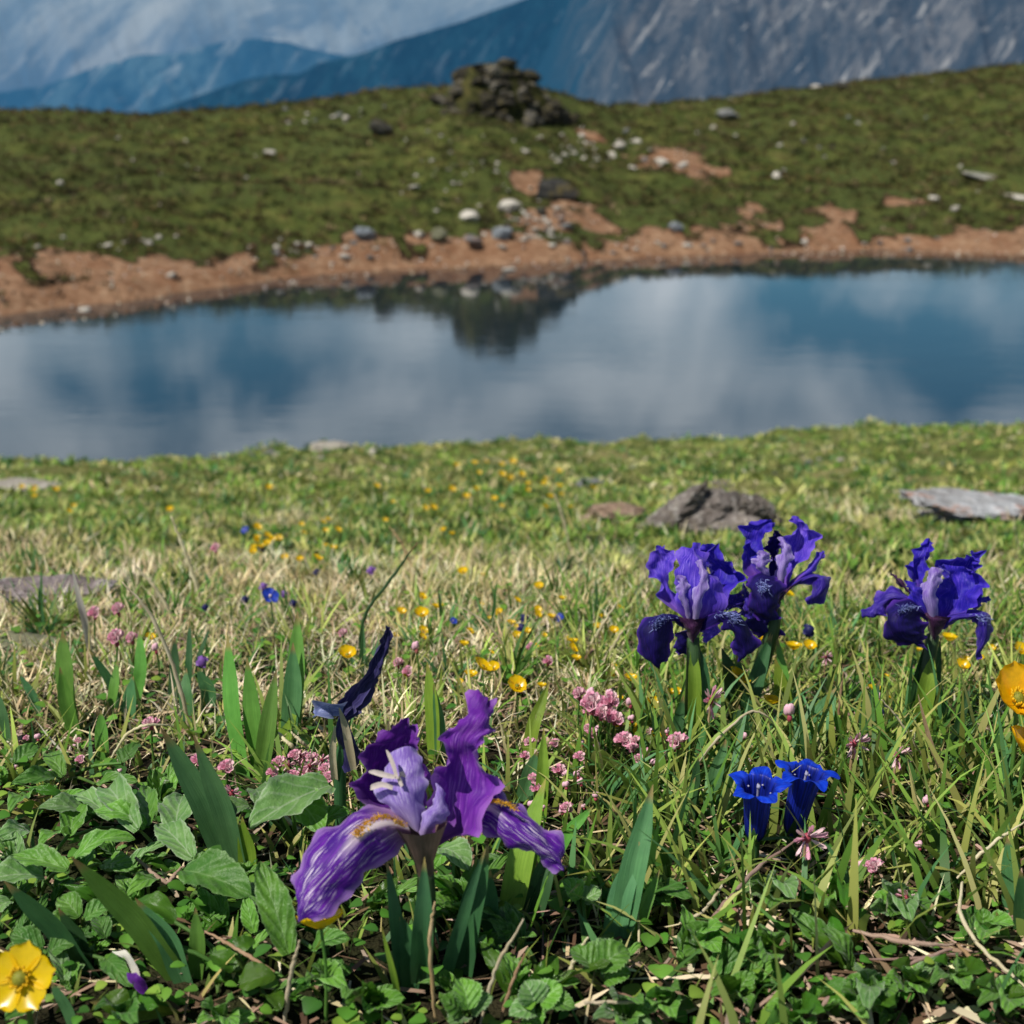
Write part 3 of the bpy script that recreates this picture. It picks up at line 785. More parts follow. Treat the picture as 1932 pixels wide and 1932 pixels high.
def broad_mat(name, c1, c2, pale, transl=.30, hairy=.1):
    m = NT(name); uv = m.uv(); s = m.n('ShaderNodeSeparateXYZ'); m.l(uv, s.inputs[0])
    u = m.math('ABSOLUTE', m.math('SUBTRACT', s.outputs[0], .5)); v = s.outputs[1]
    wv = m.n('ShaderNodeTexWave', wave_type='BANDS', bands_direction='Y'); wv.inputs['Scale'].default_value = 1.25; wv.inputs['Distortion'].default_value = 2.0; wv.inputs['Detail'].default_value = 2
    cb = m.n('ShaderNodeCombineXYZ'); m.l(u, cb.inputs[0]); m.l(m.math('SUBTRACT', v, m.math('MULTIPLY', u, .8)), cb.inputs[1]); m.l(cb.outputs[0], wv.inputs['Vector'])
    n2 = m.noise(m.pos(), 120, 4, .6); n3 = m.noise(m.pos(), 600, 3, .6)
    c = m.mix(m.ramp(n2, [(.35, 0.0), (.65, 1.0)]), c1, c2)
    mid = m.ramp(u, [(.012, 1.0), (.035, 0.0)])
    c = m.mix(m.math('MULTIPLY', m.ramp(wv.outputs['Fac'], [(.86, 0.0), (.98, 1.0)]), .30), c, pale)
    c = m.mix(m.math('MULTIPLY', mid, .6), c, pale)
    c = m.mix(m.math('MULTIPLY', m.ramp(n3, [(.52, 0.0), (.7, 1.0)]), .30), c, pale)
    c = m.mix(m.math('MULTIPLY', m.ramp(u, [(.43, 0.0), (.495, 1.0)]), .75), c, pale)
    c = m.mix(m.math('MULTIPLY', m.ramp(m.math('ADD', v, m.math('MULTIPLY', n2, .3)), [(1.02, 0.0), (1.12, 1.0)]), .6), c, (.25, .16, .05))
    hv = m.n('ShaderNodeHueSaturation'); m.l(c, hv.inputs['Color']); m.l(m.math('ADD', m.math('MULTIPLY', m.rnd(), .55), .72), hv.inputs['Value'])
    return m.finish(hv.outputs[0], .45, .4, m.bump(m.math('ADD', m.math('MULTIPLY', wv.outputs['Fac'], .55), m.math('MULTIPLY', n3, .9)), .7, .0009), transl, None, hairy)

def plain(name, c, rough=.5, transl=0.0, spec=.3, var=.25, sc=200):
    m = NT(name); n = m.noise(m.pos(), sc, 4, .6)
    col = m.mix(m.ramp(n, [(.3, 0.0), (.7, 1.0)]), tuple(x * (1 - var) for x in c), tuple(min(1, x * (1 + var)) for x in c))
    return m.finish(col, rough, spec, None, transl)

G_STEM = leaf_mat('stem_green', (0.084, 0.196, 0.035), (0.140, 0.266, 0.049), None, .45, .2)
G_STEMD = leaf_mat('stem_dark', (0.033, 0.083, 0.024), (0.053, 0.112, 0.030), None, .45, .12)
G_IRIS = leaf_mat('iris_leaf', (0.124, 0.312, 0.047), (0.182, 0.416, 0.072), (.30, .21, .08))
G_BLUE = leaf_mat('iris_leaf_blue', (0.091, 0.247, 0.091), (0.137, 0.325, 0.124), (.30, .21, .08))
G_LIME = leaf_mat('iris_leaf_lime', (0.192, 0.312, 0.030), (0.276, 0.408, 0.048), (0.312, 0.264, 0.060))
G_DARK = leaf_mat('iris_leaf_dark', (0.040, 0.125, 0.043), (0.065, 0.175, 0.057), (.30, .21, .08))
G_BROAD = broad_mat('broad_leaf', (0.094, 0.263, 0.025), (0.156, 0.362, 0.040), (0.275, 0.450, 0.175))
G_PALE = broad_mat('hairy_leaf', (0.120, 0.276, 0.066), (0.192, 0.360, 0.102), (0.396, 0.504, 0.324), .35, .2)
G_DKBR = broad_mat('dark_leaf', (0.055, 0.176, 0.021), (0.091, 0.234, 0.029), (0.182, 0.325, 0.104))
G_SHIN = leaf_mat('shiny_leaf', (.065, .19, .016), (.11, .26, .025), None, .28, .4, True, .5)
STRAW = leaf_mat('straw', (.68, .57, .36), (.86, .77, .56), None, .6, .25, True, .2)
TAN = leaf_mat('tan_stalk', (.40, .25, .13), (.56, .40, .25), None, .7, .1, True, .15)
PINKTAN = leaf_mat('dry_leaf', (.38, .24, .19), (.54, .39, .32), None, .65, .2, True, .2)
WHITEST = leaf_mat('bleached_blade', (.80, .75, .64), (.90, .87, .78), None, .6, .3, True, .2)

# ================================================================== irises
P_FALL = petal_mat('purple_fall', (0.190, 0.025, 0.448), (0.529, 0.322, 0.690), (0.920, 0.782, 0.950), (0.052, 0.007, 0.230), .95, .535, .30, (0.828, 0.713, 0.759), (0.483, 0.276, 0.391))
P_STD = petal_mat('purple_standard', (0.240, 0.036, 0.480), (0.50, 0.22, 0.70), (0.52, 0.24, 0.74), (0.105, 0.014, 0.29), .55, .53, .35, None, (0.288, 0.120, 0.360))
P_STDD = petal_mat('dark_purple_standard', (0.144, 0.019, 0.312), (0.312, 0.096, 0.528), (0.300, 0.132, 0.552), (0.072, 0.010, 0.180), .3, .56, .3)
P_STYLE = petal_mat('lavender_style', (.48, .37, .78), (.66, .58, .88), (.82, .76, .95), (.22, .12, .52), .5, .52, .35, None, (.40, .30, .55))
P_CREAM = plain('cream_crest', (.60, .52, .46), .5, .3)
B_STD = petal_mat('blue_standard', (0.053, 0.025, 0.575), (0.125, 0.062, 0.750), (0.275, 0.150, 0.875), (0.018, 0.013, 0.350), .50, .54, .35, None, (0.175, 0.062, 0.325))
B_LAV = petal_mat('violet_standard', (0.188, 0.094, 0.750), (0.312, 0.175, 0.900), (0.400, 0.250, 0.950), (0.044, 0.022, 0.500), .5, .52, .38, None, (0.200, 0.075, 0.375))
B_FALL = petal_mat('blue_fall', (0.016, 0.008, 0.150), (0.130, 0.039, 0.494), (0.065, 0.021, 0.338), (0.007, 0.004, 0.065), .45, .56, .25, None, None, .6, 0.0)
B_EDGE = petal_mat('blue_small_petal', (0.058, 0.021, 0.416), (0.208, 0.104, 0.676), (0.260, 0.182, 0.754), (0.016, 0.009, 0.195), .55, .52, .3)
B_HAFT = petal_mat('maroon_haft', (.07, .015, .08), (.17, .06, .20), (.16, .07, .15), (.03, .008, .04), .5, .5, .25)
BEARD_O = plain('orange_beard', (.95, .52, .04), .6, .2, .2)
BEARD_W = plain('white_beard', (.24, .28, .58), .6, .2, .2)
OVARY = leaf_mat('brown_tube', (.13, .09, .07), (.20, .13, .11), None, .5, .2)

def beard(rows_uv, zc, ox, oy, k, n, ln, wd, seed, lift=-1, spread=5):
    """tuft of short hairs along a fall's midrib: rows_uv = (x,y,d) polyline"""
    C = catmull([W(ox + k * p[0], oy + k * p[1], zc + p[2]) for p in rows_uv], 40)
    rg = np.random.default_rng(seed); V = []; F = []
    toward = unit(np.array([0, -.8, .55]))
    T = unit(C[-1] - C[0])
    for j in range(n):
        p = C[rg.integers(40)] + np.array([rg.normal(), rg.normal() * .3, rg.normal() * .5]) * spread * k * zc / FPX
        d = unit(toward + rg.normal(size=3) * .45 + T * .5)
        s = unit(np.cross(d, rg.normal(size=3))) * wd * .5
        l = ln * rg.uniform(.6, 1.2); i = len(V)
        V += [p - s, p + s, p + s * .7 + d * l * .6, p - s * .7 + d * l * .6, p + d * l]
        F += [(i, i + 1, i + 2, i + 3), (i + 3, i + 2, i + 4)]
    return np.array(V), F

def iris_root(px, base_py, label, y):
    p = at_y(px, base_py, y); p = np.array([p[0], y, Hs(p[0], y)])
    return thing('iris', label, 'iris', p)

def zt(L, s):  # rows helper: scale depths
    return [[(a[0], a[1], a[2] * s) for a in r] for r in L]

def R_(*v):
    """rows from flat numbers: Lx,Ly,Mx,My,Rx,Ry, dL,dM,dR per row"""
    return [[(r[0], r[1], r[6]), (r[2], r[3], r[7]), (r[4], r[5], r[8])] for r in v]

# ---------- the large purple iris in front
IY = .395
_c = at_y(795, 1590, IY); ZA = depth_of(_c)
A_OX, A_OY, A_K = 531.3, 1255.8, .35
irA = iris_root(790, 1880, 'large purple iris with orange bearded streaked falls, closest to the camera', IY)
def petA(name, rows, mat, ruf=.0012, rf=9, seed=0, **kw):
    return part(name, loft(rows, ZA, A_OX, A_OY, A_K, 17, 34, ruf, rf, seed), mat, irA)
fA = petA('fall', R_((650, 800, 690, 880, 700, 940, .003, 0, .003), (535, 752, 572, 845, 655, 965, .004, -.006, .002), (395, 765, 455, 885, 565, 1045, .002, -.011, -.004), (265, 865, 340, 1000, 485, 1135, -.003, -.016, -.010),
                     (155, 1010, 240, 1120, 395, 1225, -.010, -.019, -.014), (75, 1130, 150, 1225, 300, 1305, -.015, -.021, -.018), (62, 1240, 112, 1300, 190, 1350, -.018, -.021, -.020), (85, 1372, 92, 1376, 100, 1375, -.020, -.020, -.020)), P_FALL, .0017, 10, 1)
part('beard', beard([(660, 860, -.003), (590, 820, -.008), (520, 820, -.011), (440, 870, -.013), (405, 915, -.0145)], ZA, A_OX, A_OY, A_K, 420, .0020, .00035, 3, 1, 12), BEARD_O, fA)
fB = petA('fall', R_((830, 890, 835, 920, 840, 950, .008, .007, .008), (1000, 760, 1010, 830, 1030, 880, .012, .010, .012), (1115, 655, 1090, 765, 1068, 860, .012, .006, .010), (1200, 662, 1152, 785, 1120, 890, .011, .003, .008),
                     (1290, 732, 1232, 850, 1200, 958, .009, .001, .006), (1372, 842, 1322, 930, 1282, 1003, .007, .000, .004), (1452, 905, 1412, 990, 1372, 1058, .006, .001, .004), (1508, 978, 1482, 1038, 1445, 1085, .005, .002, .004), (1524, 1092, 1522, 1095, 1516, 1096, .004, .004, .004)), P_FALL, .0018, 10, 2)
part('beard', beard([(1090, 725, .004), (1150, 730, .001), (1210, 745, .000), (1265, 780, -.001)], ZA, A_OX, A_OY, A_K, 260, .0016, .0003, 4, 1, 9), BEARD_O, fB)
petA('fall', R_((760, 900, 790, 900, 820, 900, .010, .009, .010), (740, 830, 790, 800, 840, 830, .028, .027, .028), (730, 860, 790, 850, 850, 860, .042, .042, .042), (760, 960, 790, 970, 820, 960, .050, .050, .050)), P_FALL, .001, 8, 3)
petA('standard', R_((735, 930, 770, 965, 805, 985, 0, 0, 0), (775, 840, 872, 900, 965, 935, .001, .005, .000), (818, 740, 935, 835, 1062, 915, .000, .008, -.002), (812, 600, 950, 690, 1110, 722, .000, .008, -.002),
                    (828, 525, 972, 580, 1135, 622, .001, .008, .000), (872, 425, 980, 472, 1082, 482, .002, .007, .000), (885, 352, 990, 392, 1105, 395, .004, .003, .000), (955, 272, 1055, 315, 1155, 345, .006, .000, .004),
                    (1028, 192, 1090, 250, 1160, 262, .008, .002, .007), (1085, 165, 1115, 172, 1140, 182, .009, .008, .009)), P_STD, .0026, 13, 4)
petA('standard', R_((650, 800, 700, 862, 748, 905, .006, .010, .006), (475, 745, 620, 765, 778, 770, .006, .016, .010), (375, 660, 560, 655, 772, 650, .006, .020, .012), (395, 580, 570, 552, 756, 540, .008, .021, .013),
                    (450, 492, 600, 460, 752, 448, .011, .020, .014), (515, 412, 625, 400, 750, 368, .014, .018, .014), (598, 332, 645, 345, 695, 345, .014, .014, .014), (645, 286, 665, 284, 688, 290, .013, .013, .013)), P_STDD, .0022, 12, 5)
petA('standard', R_((700, 880, 720, 890, 750, 880, .012, .014, .012), (650, 760, 700, 760, 760, 760, .022, .026, .022), (620, 660, 700, 650, 780, 640, .026, .030, .026), (650, 560, 700, 540, 750, 560, .026, .028, .026)), P_STDD, .0015, 12, 6)
sA = petA('style_arm', R_((690, 870, 728, 895, 758, 905, .001, -.002, .001), (582, 765, 670, 745, 780, 762, .002, -.003, .002), (512, 670, 645, 645, 772, 650, .003, -.002, .003), (540, 590, 655, 560, 756, 552, .006, .002, .006), (580, 480, 660, 440, 748, 440, .010, .008, .011)), P_STYLE, .0010, 8, 7)
for (q, sd) in (([(600, 660), (545, 640), (490, 655), (478, 668)], 1), ([(625, 610), (605, 540), (585, 490), (565, 455)], 2), ([(610, 600), (560, 590), (505, 575), (470, 572)], 3), ([(650, 650), (632, 600), (650, 585), (668, 600)], 4)):
    pts = [W(A_OX + A_K * a, A_OY + A_K * b, ZA - .004 + .0012 * i) for i, (a, b) in enumerate(q)]
    part('crest', strip(pts, 30 * A_K * ZA / FPX, (.3, .1, 1), .2, 10, [.8, 1, 1.1, .9, .3]), P_CREAM, sA)
petA('style_arm', R_((740, 900, 760, 925, 790, 930, -.002, -.003, -.001), (770, 800, 800, 830, 850, 850, -.001, -.004, -.001), (815, 720, 850, 760, 900, 800, -.001, -.003, .000), (840, 640, 865, 660, 890, 690, .002, .001, .002)), P_STYLE, .0006, 8, 8)
# perianth tube, stem, sheaths
ctr = W(A_OX + A_K * 755, A_OY + A_K * 935, ZA)
foot = np.array([at_y(788, 1880, IY)[0], IY, Hs(at_y(788, 1880, IY)[0], IY) - .004])
mid = np.array([ctr[0] + .0008, IY, (ctr[2] + foot[2]) * .55])
part('flower_tube', tube([ctr + (0, 0, .006), ctr + (.0004, 0, -.001), ctr + (.0006, .0005, -.008), ctr + (.001, .001, -.013)], [.0085, .0055, .0032, .0028], 10, False, 10), OVARY, irA)
part('stem', tube([foot, mid, ctr + (.001, .001, -.012)], [.0042, .0036, .0028], 8, True, 12), G_STEMD, irA)
def sheath(root, pts, w, mat, side=(1, .1, 0), fold=.5, name='sheath', prof=None):
    return part(name, strip(pts, w, side, fold, 14, prof or [.8, 1, 1, .95, .75, .4, .04], 5), mat, root)
def AW(zx, zy, d=0.0): return W(A_OX + A_K * zx, A_OY + A_K * zy, ZA + d)
sheath(irA, [AW(745, 1700, .008), AW(760, 1400, -.003), AW(770, 1030, -.004)], 120 * A_K * ZA / FPX, G_DARK)
sheath(irA, [AW(660, 1740, .012), AW(620, 1400, .003), AW(565, 1035, .002)], 85 * A_K * ZA / FPX, G_DARK, (1, .2, 0))
sheath(irA, [AW(700, 1760, .010), AW(690, 1500, .004), AW(640, 1330, .002)], 110 * A_K * ZA / FPX, G_DARK, (1, -.2, 0))
sheath(irA, [AW(860, 1740, .010), AW(960, 1400, .002), AW(1105, 965, .002)], 80 * A_K * ZA / FPX, G_DARK, (1, .3, 0), .3, 'leaf')

# ---------- generic small dwarf iris built from photographed outlines
def blue_iris(label, stem_px, y, ox, oy, k, ref, petals, beards, stem_pts, sheaths, dz=0.0):
    zc = depth_of(at_y(ox + k * ref[0], oy + k * ref[1], y))
    p = at_y(*stem_px, y); root = thing('iris', label, 'iris', (p[0], y, Hs(p[0], y)))
    falls = []
    for i, (nm, rows, mat, ruf) in enumerate(petals):
        o = part(nm, loft(R_(*rows), zc, ox, oy, k, 15, 30, ruf * 1.15, 9, i * 1.7), mat, root)
        if nm == 'fall': falls.append(o)
    for (fi, pts, n) in beards:
        part('beard', beard(pts, zc, ox, oy, k, n, .0028, .0004, fi + 7, 1, 24), BEARD_W, falls[fi])
    def PP(q): return W(ox + k * q[0], oy + k * q[1], zc + (q[2] if len(q) > 2 else 0))
    pts = [PP(q) for q in stem_pts]
    g = pts[-1].copy(); pts[-1] = np.array([g[0], y, min(g[2], Hs(g[0], y) - .004)])
    part('stem', tube(pts[::-1], [.0040, .0036, .0030], 8, True, 12), G_STEMD, root)
    for (q, w, mat) in sheaths:
        pp = [PP(a) for a in q]
        pp[0][2] = min(pp[0][2], Hs(pp[0][0], pp[0][1]) - .003)
        part('sheath', strip(pp, w * k * zc / FPX, (1, .15, 0), .45, 16, [.75, .95, 1, 1, .85, .5, .04]), mat, root)
    return root

BX, BY, BK = 1159.2, 946.7, .23
irB = blue_iris('violet blue iris with a round drooping left fall, front left of the right hand clump', (1315, 1420), .60, BX, BY, BK, (650, 1000), [
    ('standard', [(700, 960, 760, 960, 860, 940, .004, .006, .004), (720, 700, 830, 700, 965, 700, .008, .014, .008), (735, 560, 880, 555, 1050, 570, .008, .018, .008), (700, 440, 800, 450, 945, 485, .010, .016, .010), (718, 350, 765, 340, 805, 362, .012, .012, .012)], B_STD, .0022),
    ('standard', [(590, 960, 610, 970, 630, 960, .002, .003, .002), (345, 790, 430, 805, 530, 840, .004, .010, .004), (368, 680, 420, 685, 470, 700, .006, .010, .006), (325, 585, 400, 590, 475, 570, .007, .009, .006), (268, 522, 382, 490, 505, 468, .008, .011, .007), (318, 400, 370, 420, 455, 418, .009, .010, .008), (328, 362, 360, 360, 400, 375, .009, .009, .009)], B_LAV, .0018),
    ('standard', [(600, 1000, 650, 1010, 700, 1000, 0, -.001, 0), (520, 850, 660, 880, 872, 905, -.002, -.006, -.002), (470, 720, 655, 740, 892, 740, -.003, -.009, -.003), (488, 600, 665, 600, 865, 640, -.002, -.008, -.002), (538, 490, 670, 470, 805, 555, .000, -.005, .000), (602, 400, 660, 395, 725, 470, .002, -.001, .002), (620, 345, 645, 338, 672, 360, .003, .002, .003)], B_LAV, .0024),
    ('style_arm', [(595, 960, 605, 965, 620, 960, -.006, -.007, -.006), (530, 790, 570, 800, 610, 820, -.008, -.010, -.008), (520, 690, 560, 680, 600, 690, -.009, -.011, -.009), (500, 620, 530, 600, 570, 610, -.008, -.010, -.008)], P_STYLE, .0008),
    ('style_arm', [(640, 960, 660, 965, 690, 960, -.007, -.008, -.007), (650, 780, 690, 790, 740, 780, -.010, -.012, -.010), (690, 620, 720, 600, 760, 620, -.009, -.011, -.009), (680, 500, 710, 470, 740, 510, -.006, -.008, -.006)], P_STYLE, .0008),
    ('fall', [(600, 990, 612, 1015, 622, 1060, 0, -.001, 0), (480, 915, 500, 955, 520, 1000, -.006, -.008, -.004), (300, 925, 385, 965, 497, 965, -.008, -.016, -.008), (225, 1020, 330, 1060, 497, 1055, -.010, -.019, -.010), (198, 1150, 320, 1170, 475, 1160, -.010, -.019, -.010), (222, 1262, 320, 1270, 425, 1262, -.010, -.017, -.010), (298, 1338, 345, 1340, 388, 1312, -.012, -.014, -.012), (355, 1365, 362, 1366, 368, 1364, -.012, -.012, -.012)], B_FALL, .0010),
    ('fall', [(690, 1010, 695, 1040, 702, 1075, 0, -.001, 0), (780, 925, 800, 965, 795, 1020, -.006, -.008, -.006), (905, 875, 950, 930, 880, 985, -.010, -.016, -.010), (1040, 925, 985, 1000, 890, 1055, -.010, -.018, -.012), (1125, 1080, 1035, 1100, 940, 1090, -.009, -.017, -.012), (1150, 1180, 1065, 1200, 965, 1180, -.009, -.015, -.011), (1112, 1260, 1065, 1272, 1005, 1240, -.010, -.013, -.011), (1055, 1288, 1050, 1290, 1045, 1286, -.011, -.011, -.011)], B_FALL, .0014),
    ('fall', [(615, 1050, 630, 1055, 640, 1050, .003, .002, .003), (500, 1085, 560, 1095, 625, 1100, .014, .010, .010), (498, 1175, 550, 1190, 615, 1185, .018, .014, .014), (540, 1250, 560, 1252, 590, 1245, .018, .017, .018)], B_FALL, .0010),
    ('style_arm', [(700, 1060, 705, 1065, 712, 1065, .002, .001, .002), (730, 1090, 775, 1080, 845, 1010, .006, .003, .004), (735, 1180, 800, 1120, 855, 1080, .007, .004, .006)], B_LAV, .0006),
    ('haft', [(630, 1150, 645, 1155, 660, 1150, 0, -.003, 0), (560, 1010, 640, 1060, 720, 1010, -.002, -.007, -.002), (480, 925, 620, 960, 800, 945, -.002, -.008, -.002)], B_HAFT, .0004),
], [(0, [(470, 950, -.010), (400, 950, -.015), (360, 985, -.018), (335, 1030, -.019)], 170), (1, [(840, 930, -.012), (930, 910, -.017), (975, 955, -.018), (985, 1000, -.018)], 170)],
    [(645, 1120, .001), (650, 1400, .002), (660, 2000, .003)], [([(650, 2000, .002), (652, 1500, -.002), (640, 1150, -.001)], 115, G_LIME), ([(720, 2000, .004), (740, 1500, .002), (690, 1170, .001)], 85, G_DARK)])

irC = blue_iris('tall blue iris with a dark hooded front fall, back right of the right hand clump', (1400, 1400), .625, BX, BY, BK, (1300, 760), [
    ('standard', [(1150, 650, 1200, 660, 1260, 650, .002, .004, .002), (1048, 520, 1115, 530, 1205, 560, .003, .008, .003), (1042, 400, 1095, 420, 1155, 430, .004, .009, .004), (1048, 310, 1132, 340, 1235, 350, .005, .010, .004), (1068, 232, 1155, 260, 1275, 262, .006, .010, .005), (1118, 185, 1195, 200, 1315, 178, .007, .009, .006), (1235, 148, 1272, 142, 1305, 148, .008, .008, .008)], B_STD, .0022),
    ('standard', [(1250, 640, 1295, 650, 1340, 640, .010, .012, .010), (1268, 450, 1315, 450, 1365, 440, .010, .014, .010), (1268, 330, 1318, 330, 1375, 340, .010, .013, .010), (1288, 245, 1322, 235, 1358, 252, .011, .012, .011)], B_FALL, .0014),
    ('standard', [(1335, 720, 1365, 730, 1390, 720, .000, .002, .000), (1345, 560, 1400, 565, 1485, 590, .000, .006, -.002), (1385, 440, 1475, 450, 1615, 425, .001, .008, -.002), (1388, 300, 1505, 335, 1642, 300, .002, .009, .000), (1455, 200, 1535, 220, 1615, 222, .004, .009, .002), (1475, 125, 1508, 122, 1535, 138, .006, .007, .006)], B_LAV, .0020),
    ('style_arm', [(1230, 640, 1250, 645, 1275, 640, -.004, -.005, -.004), (1150, 500, 1210, 510, 1270, 520, -.005, -.009, -.005), (1165, 410, 1215, 400, 1260, 420, -.004, -.008, -.004)], P_STYLE, .0010),
    ('style_arm', [(1335, 690, 1350, 695, 1370, 690, -.005, -.006, -.005), (1345, 500, 1390, 510, 1440, 520, -.005, -.008, -.005), (1360, 380, 1400, 370, 1445, 400, -.003, -.006, -.003), (1355, 300, 1375, 285, 1400, 310, -.001, -.002, -.001)], P_STYLE, .0010),
    ('fall', [(1350, 735, 1365, 760, 1372, 795, 0, -.001, 0), (1480, 635, 1492, 665, 1482, 705, .002, -.002, .000), (1640, 585, 1645, 610, 1620, 645, .004, -.002, .002), (1765, 595, 1715, 630, 1655, 645, .004, -.004, .002), (1770, 680, 1700, 705, 1608, 700, .004, -.004, .002), (1702, 782, 1650, 792, 1578, 772, .004, -.002, .002), (1600, 845, 1592, 846, 1584, 842, .003, .003, .003)], B_EDGE, .0012),
    ('style_arm', [(1470, 640, 1480, 655, 1490, 670, .001, -.001, .001), (1580, 530, 1600, 560, 1625, 580, .003, .000, .003), (1670, 430, 1690, 450, 1712, 470, .004, .002, .004), (1705, 398, 1710, 402, 1716, 410, .004, .004, .004)], B_LAV, .0006),
    ('fall', [(1275, 600, 1292, 610, 1312, 605, -.002, -.004, -.002), (1145, 600, 1232, 625, 1340, 630, -.008, -.014, -.008), (1072, 680, 1222, 720, 1365, 695, -.012, -.022, -.012), (1095, 785, 1232, 832, 1370, 800, -.013, -.024, -.013), (1148, 892, 1252, 922, 1358, 890, -.014, -.022, -.014), (1198, 962, 1262, 982, 1335, 952, -.016, -.019, -.016)], B_FALL, .0014),
    ('fall', [(1240, 720, 1260, 730, 1290, 720, .006, .004, .006), (1100, 900, 1180, 900, 1260, 890, .004, .002, .004), (1080, 990, 1200, 1000, 1330, 960, .004, .000, .004), (1180, 1080, 1260, 1080, 1360, 1040, .004, .001, .004), (1250, 1110, 1290, 1112, 1340, 1100, .005, .004, .005)], B_FALL, .0016),
    ('haft', [(1300, 900, 1320, 905, 1340, 900, .000, -.003, .000), (1340, 790, 1370, 790, 1390, 770, -.001, -.006, -.001), (1360, 740, 1450, 690, 1560, 620, .000, -.005, .000)], B_HAFT, .0004),
    ('haft', [(880, 720, 960, 760, 1040, 730, -.004, -.007, -.004), (860, 820, 960, 830, 1070, 800, -.005, -.010, -.005), (930, 880, 1010, 870, 1070, 860, -.006, -.010, -.006)], B_EDGE, .0014),
    ('haft', [(1060, 660, 1075, 690, 1090, 720, -.002, -.006, -.002), (1040, 820, 1090, 830, 1150, 820, -.003, -.009, -.003), (1060, 950, 1110, 960, 1170, 950, -.004, -.008, -.004)], B_EDGE, .0014),
], [(1, [(1200, 640, -.020), (1215, 690, -.024), (1225, 740, -.025)], 120)],
    [(1320, 880, .004), (1270, 1150, .004), (1060, 1990, .004)], [([(1010, 2000, .002), (1140, 1500, .000), (1300, 1050, .000)], 150, G_DARK), ([(1440, 2000, .004), (1395, 1550, .001), (1330, 1090, .002)], 110, G_IRIS), ([(930, 2000, .006), (960, 1500, .004), (880, 1200, .003)], 150, G_STEMD), ([(1120, 2000, .010), (1060, 1600, .008), (1000, 1250, .006)], 170, G_DARK)])

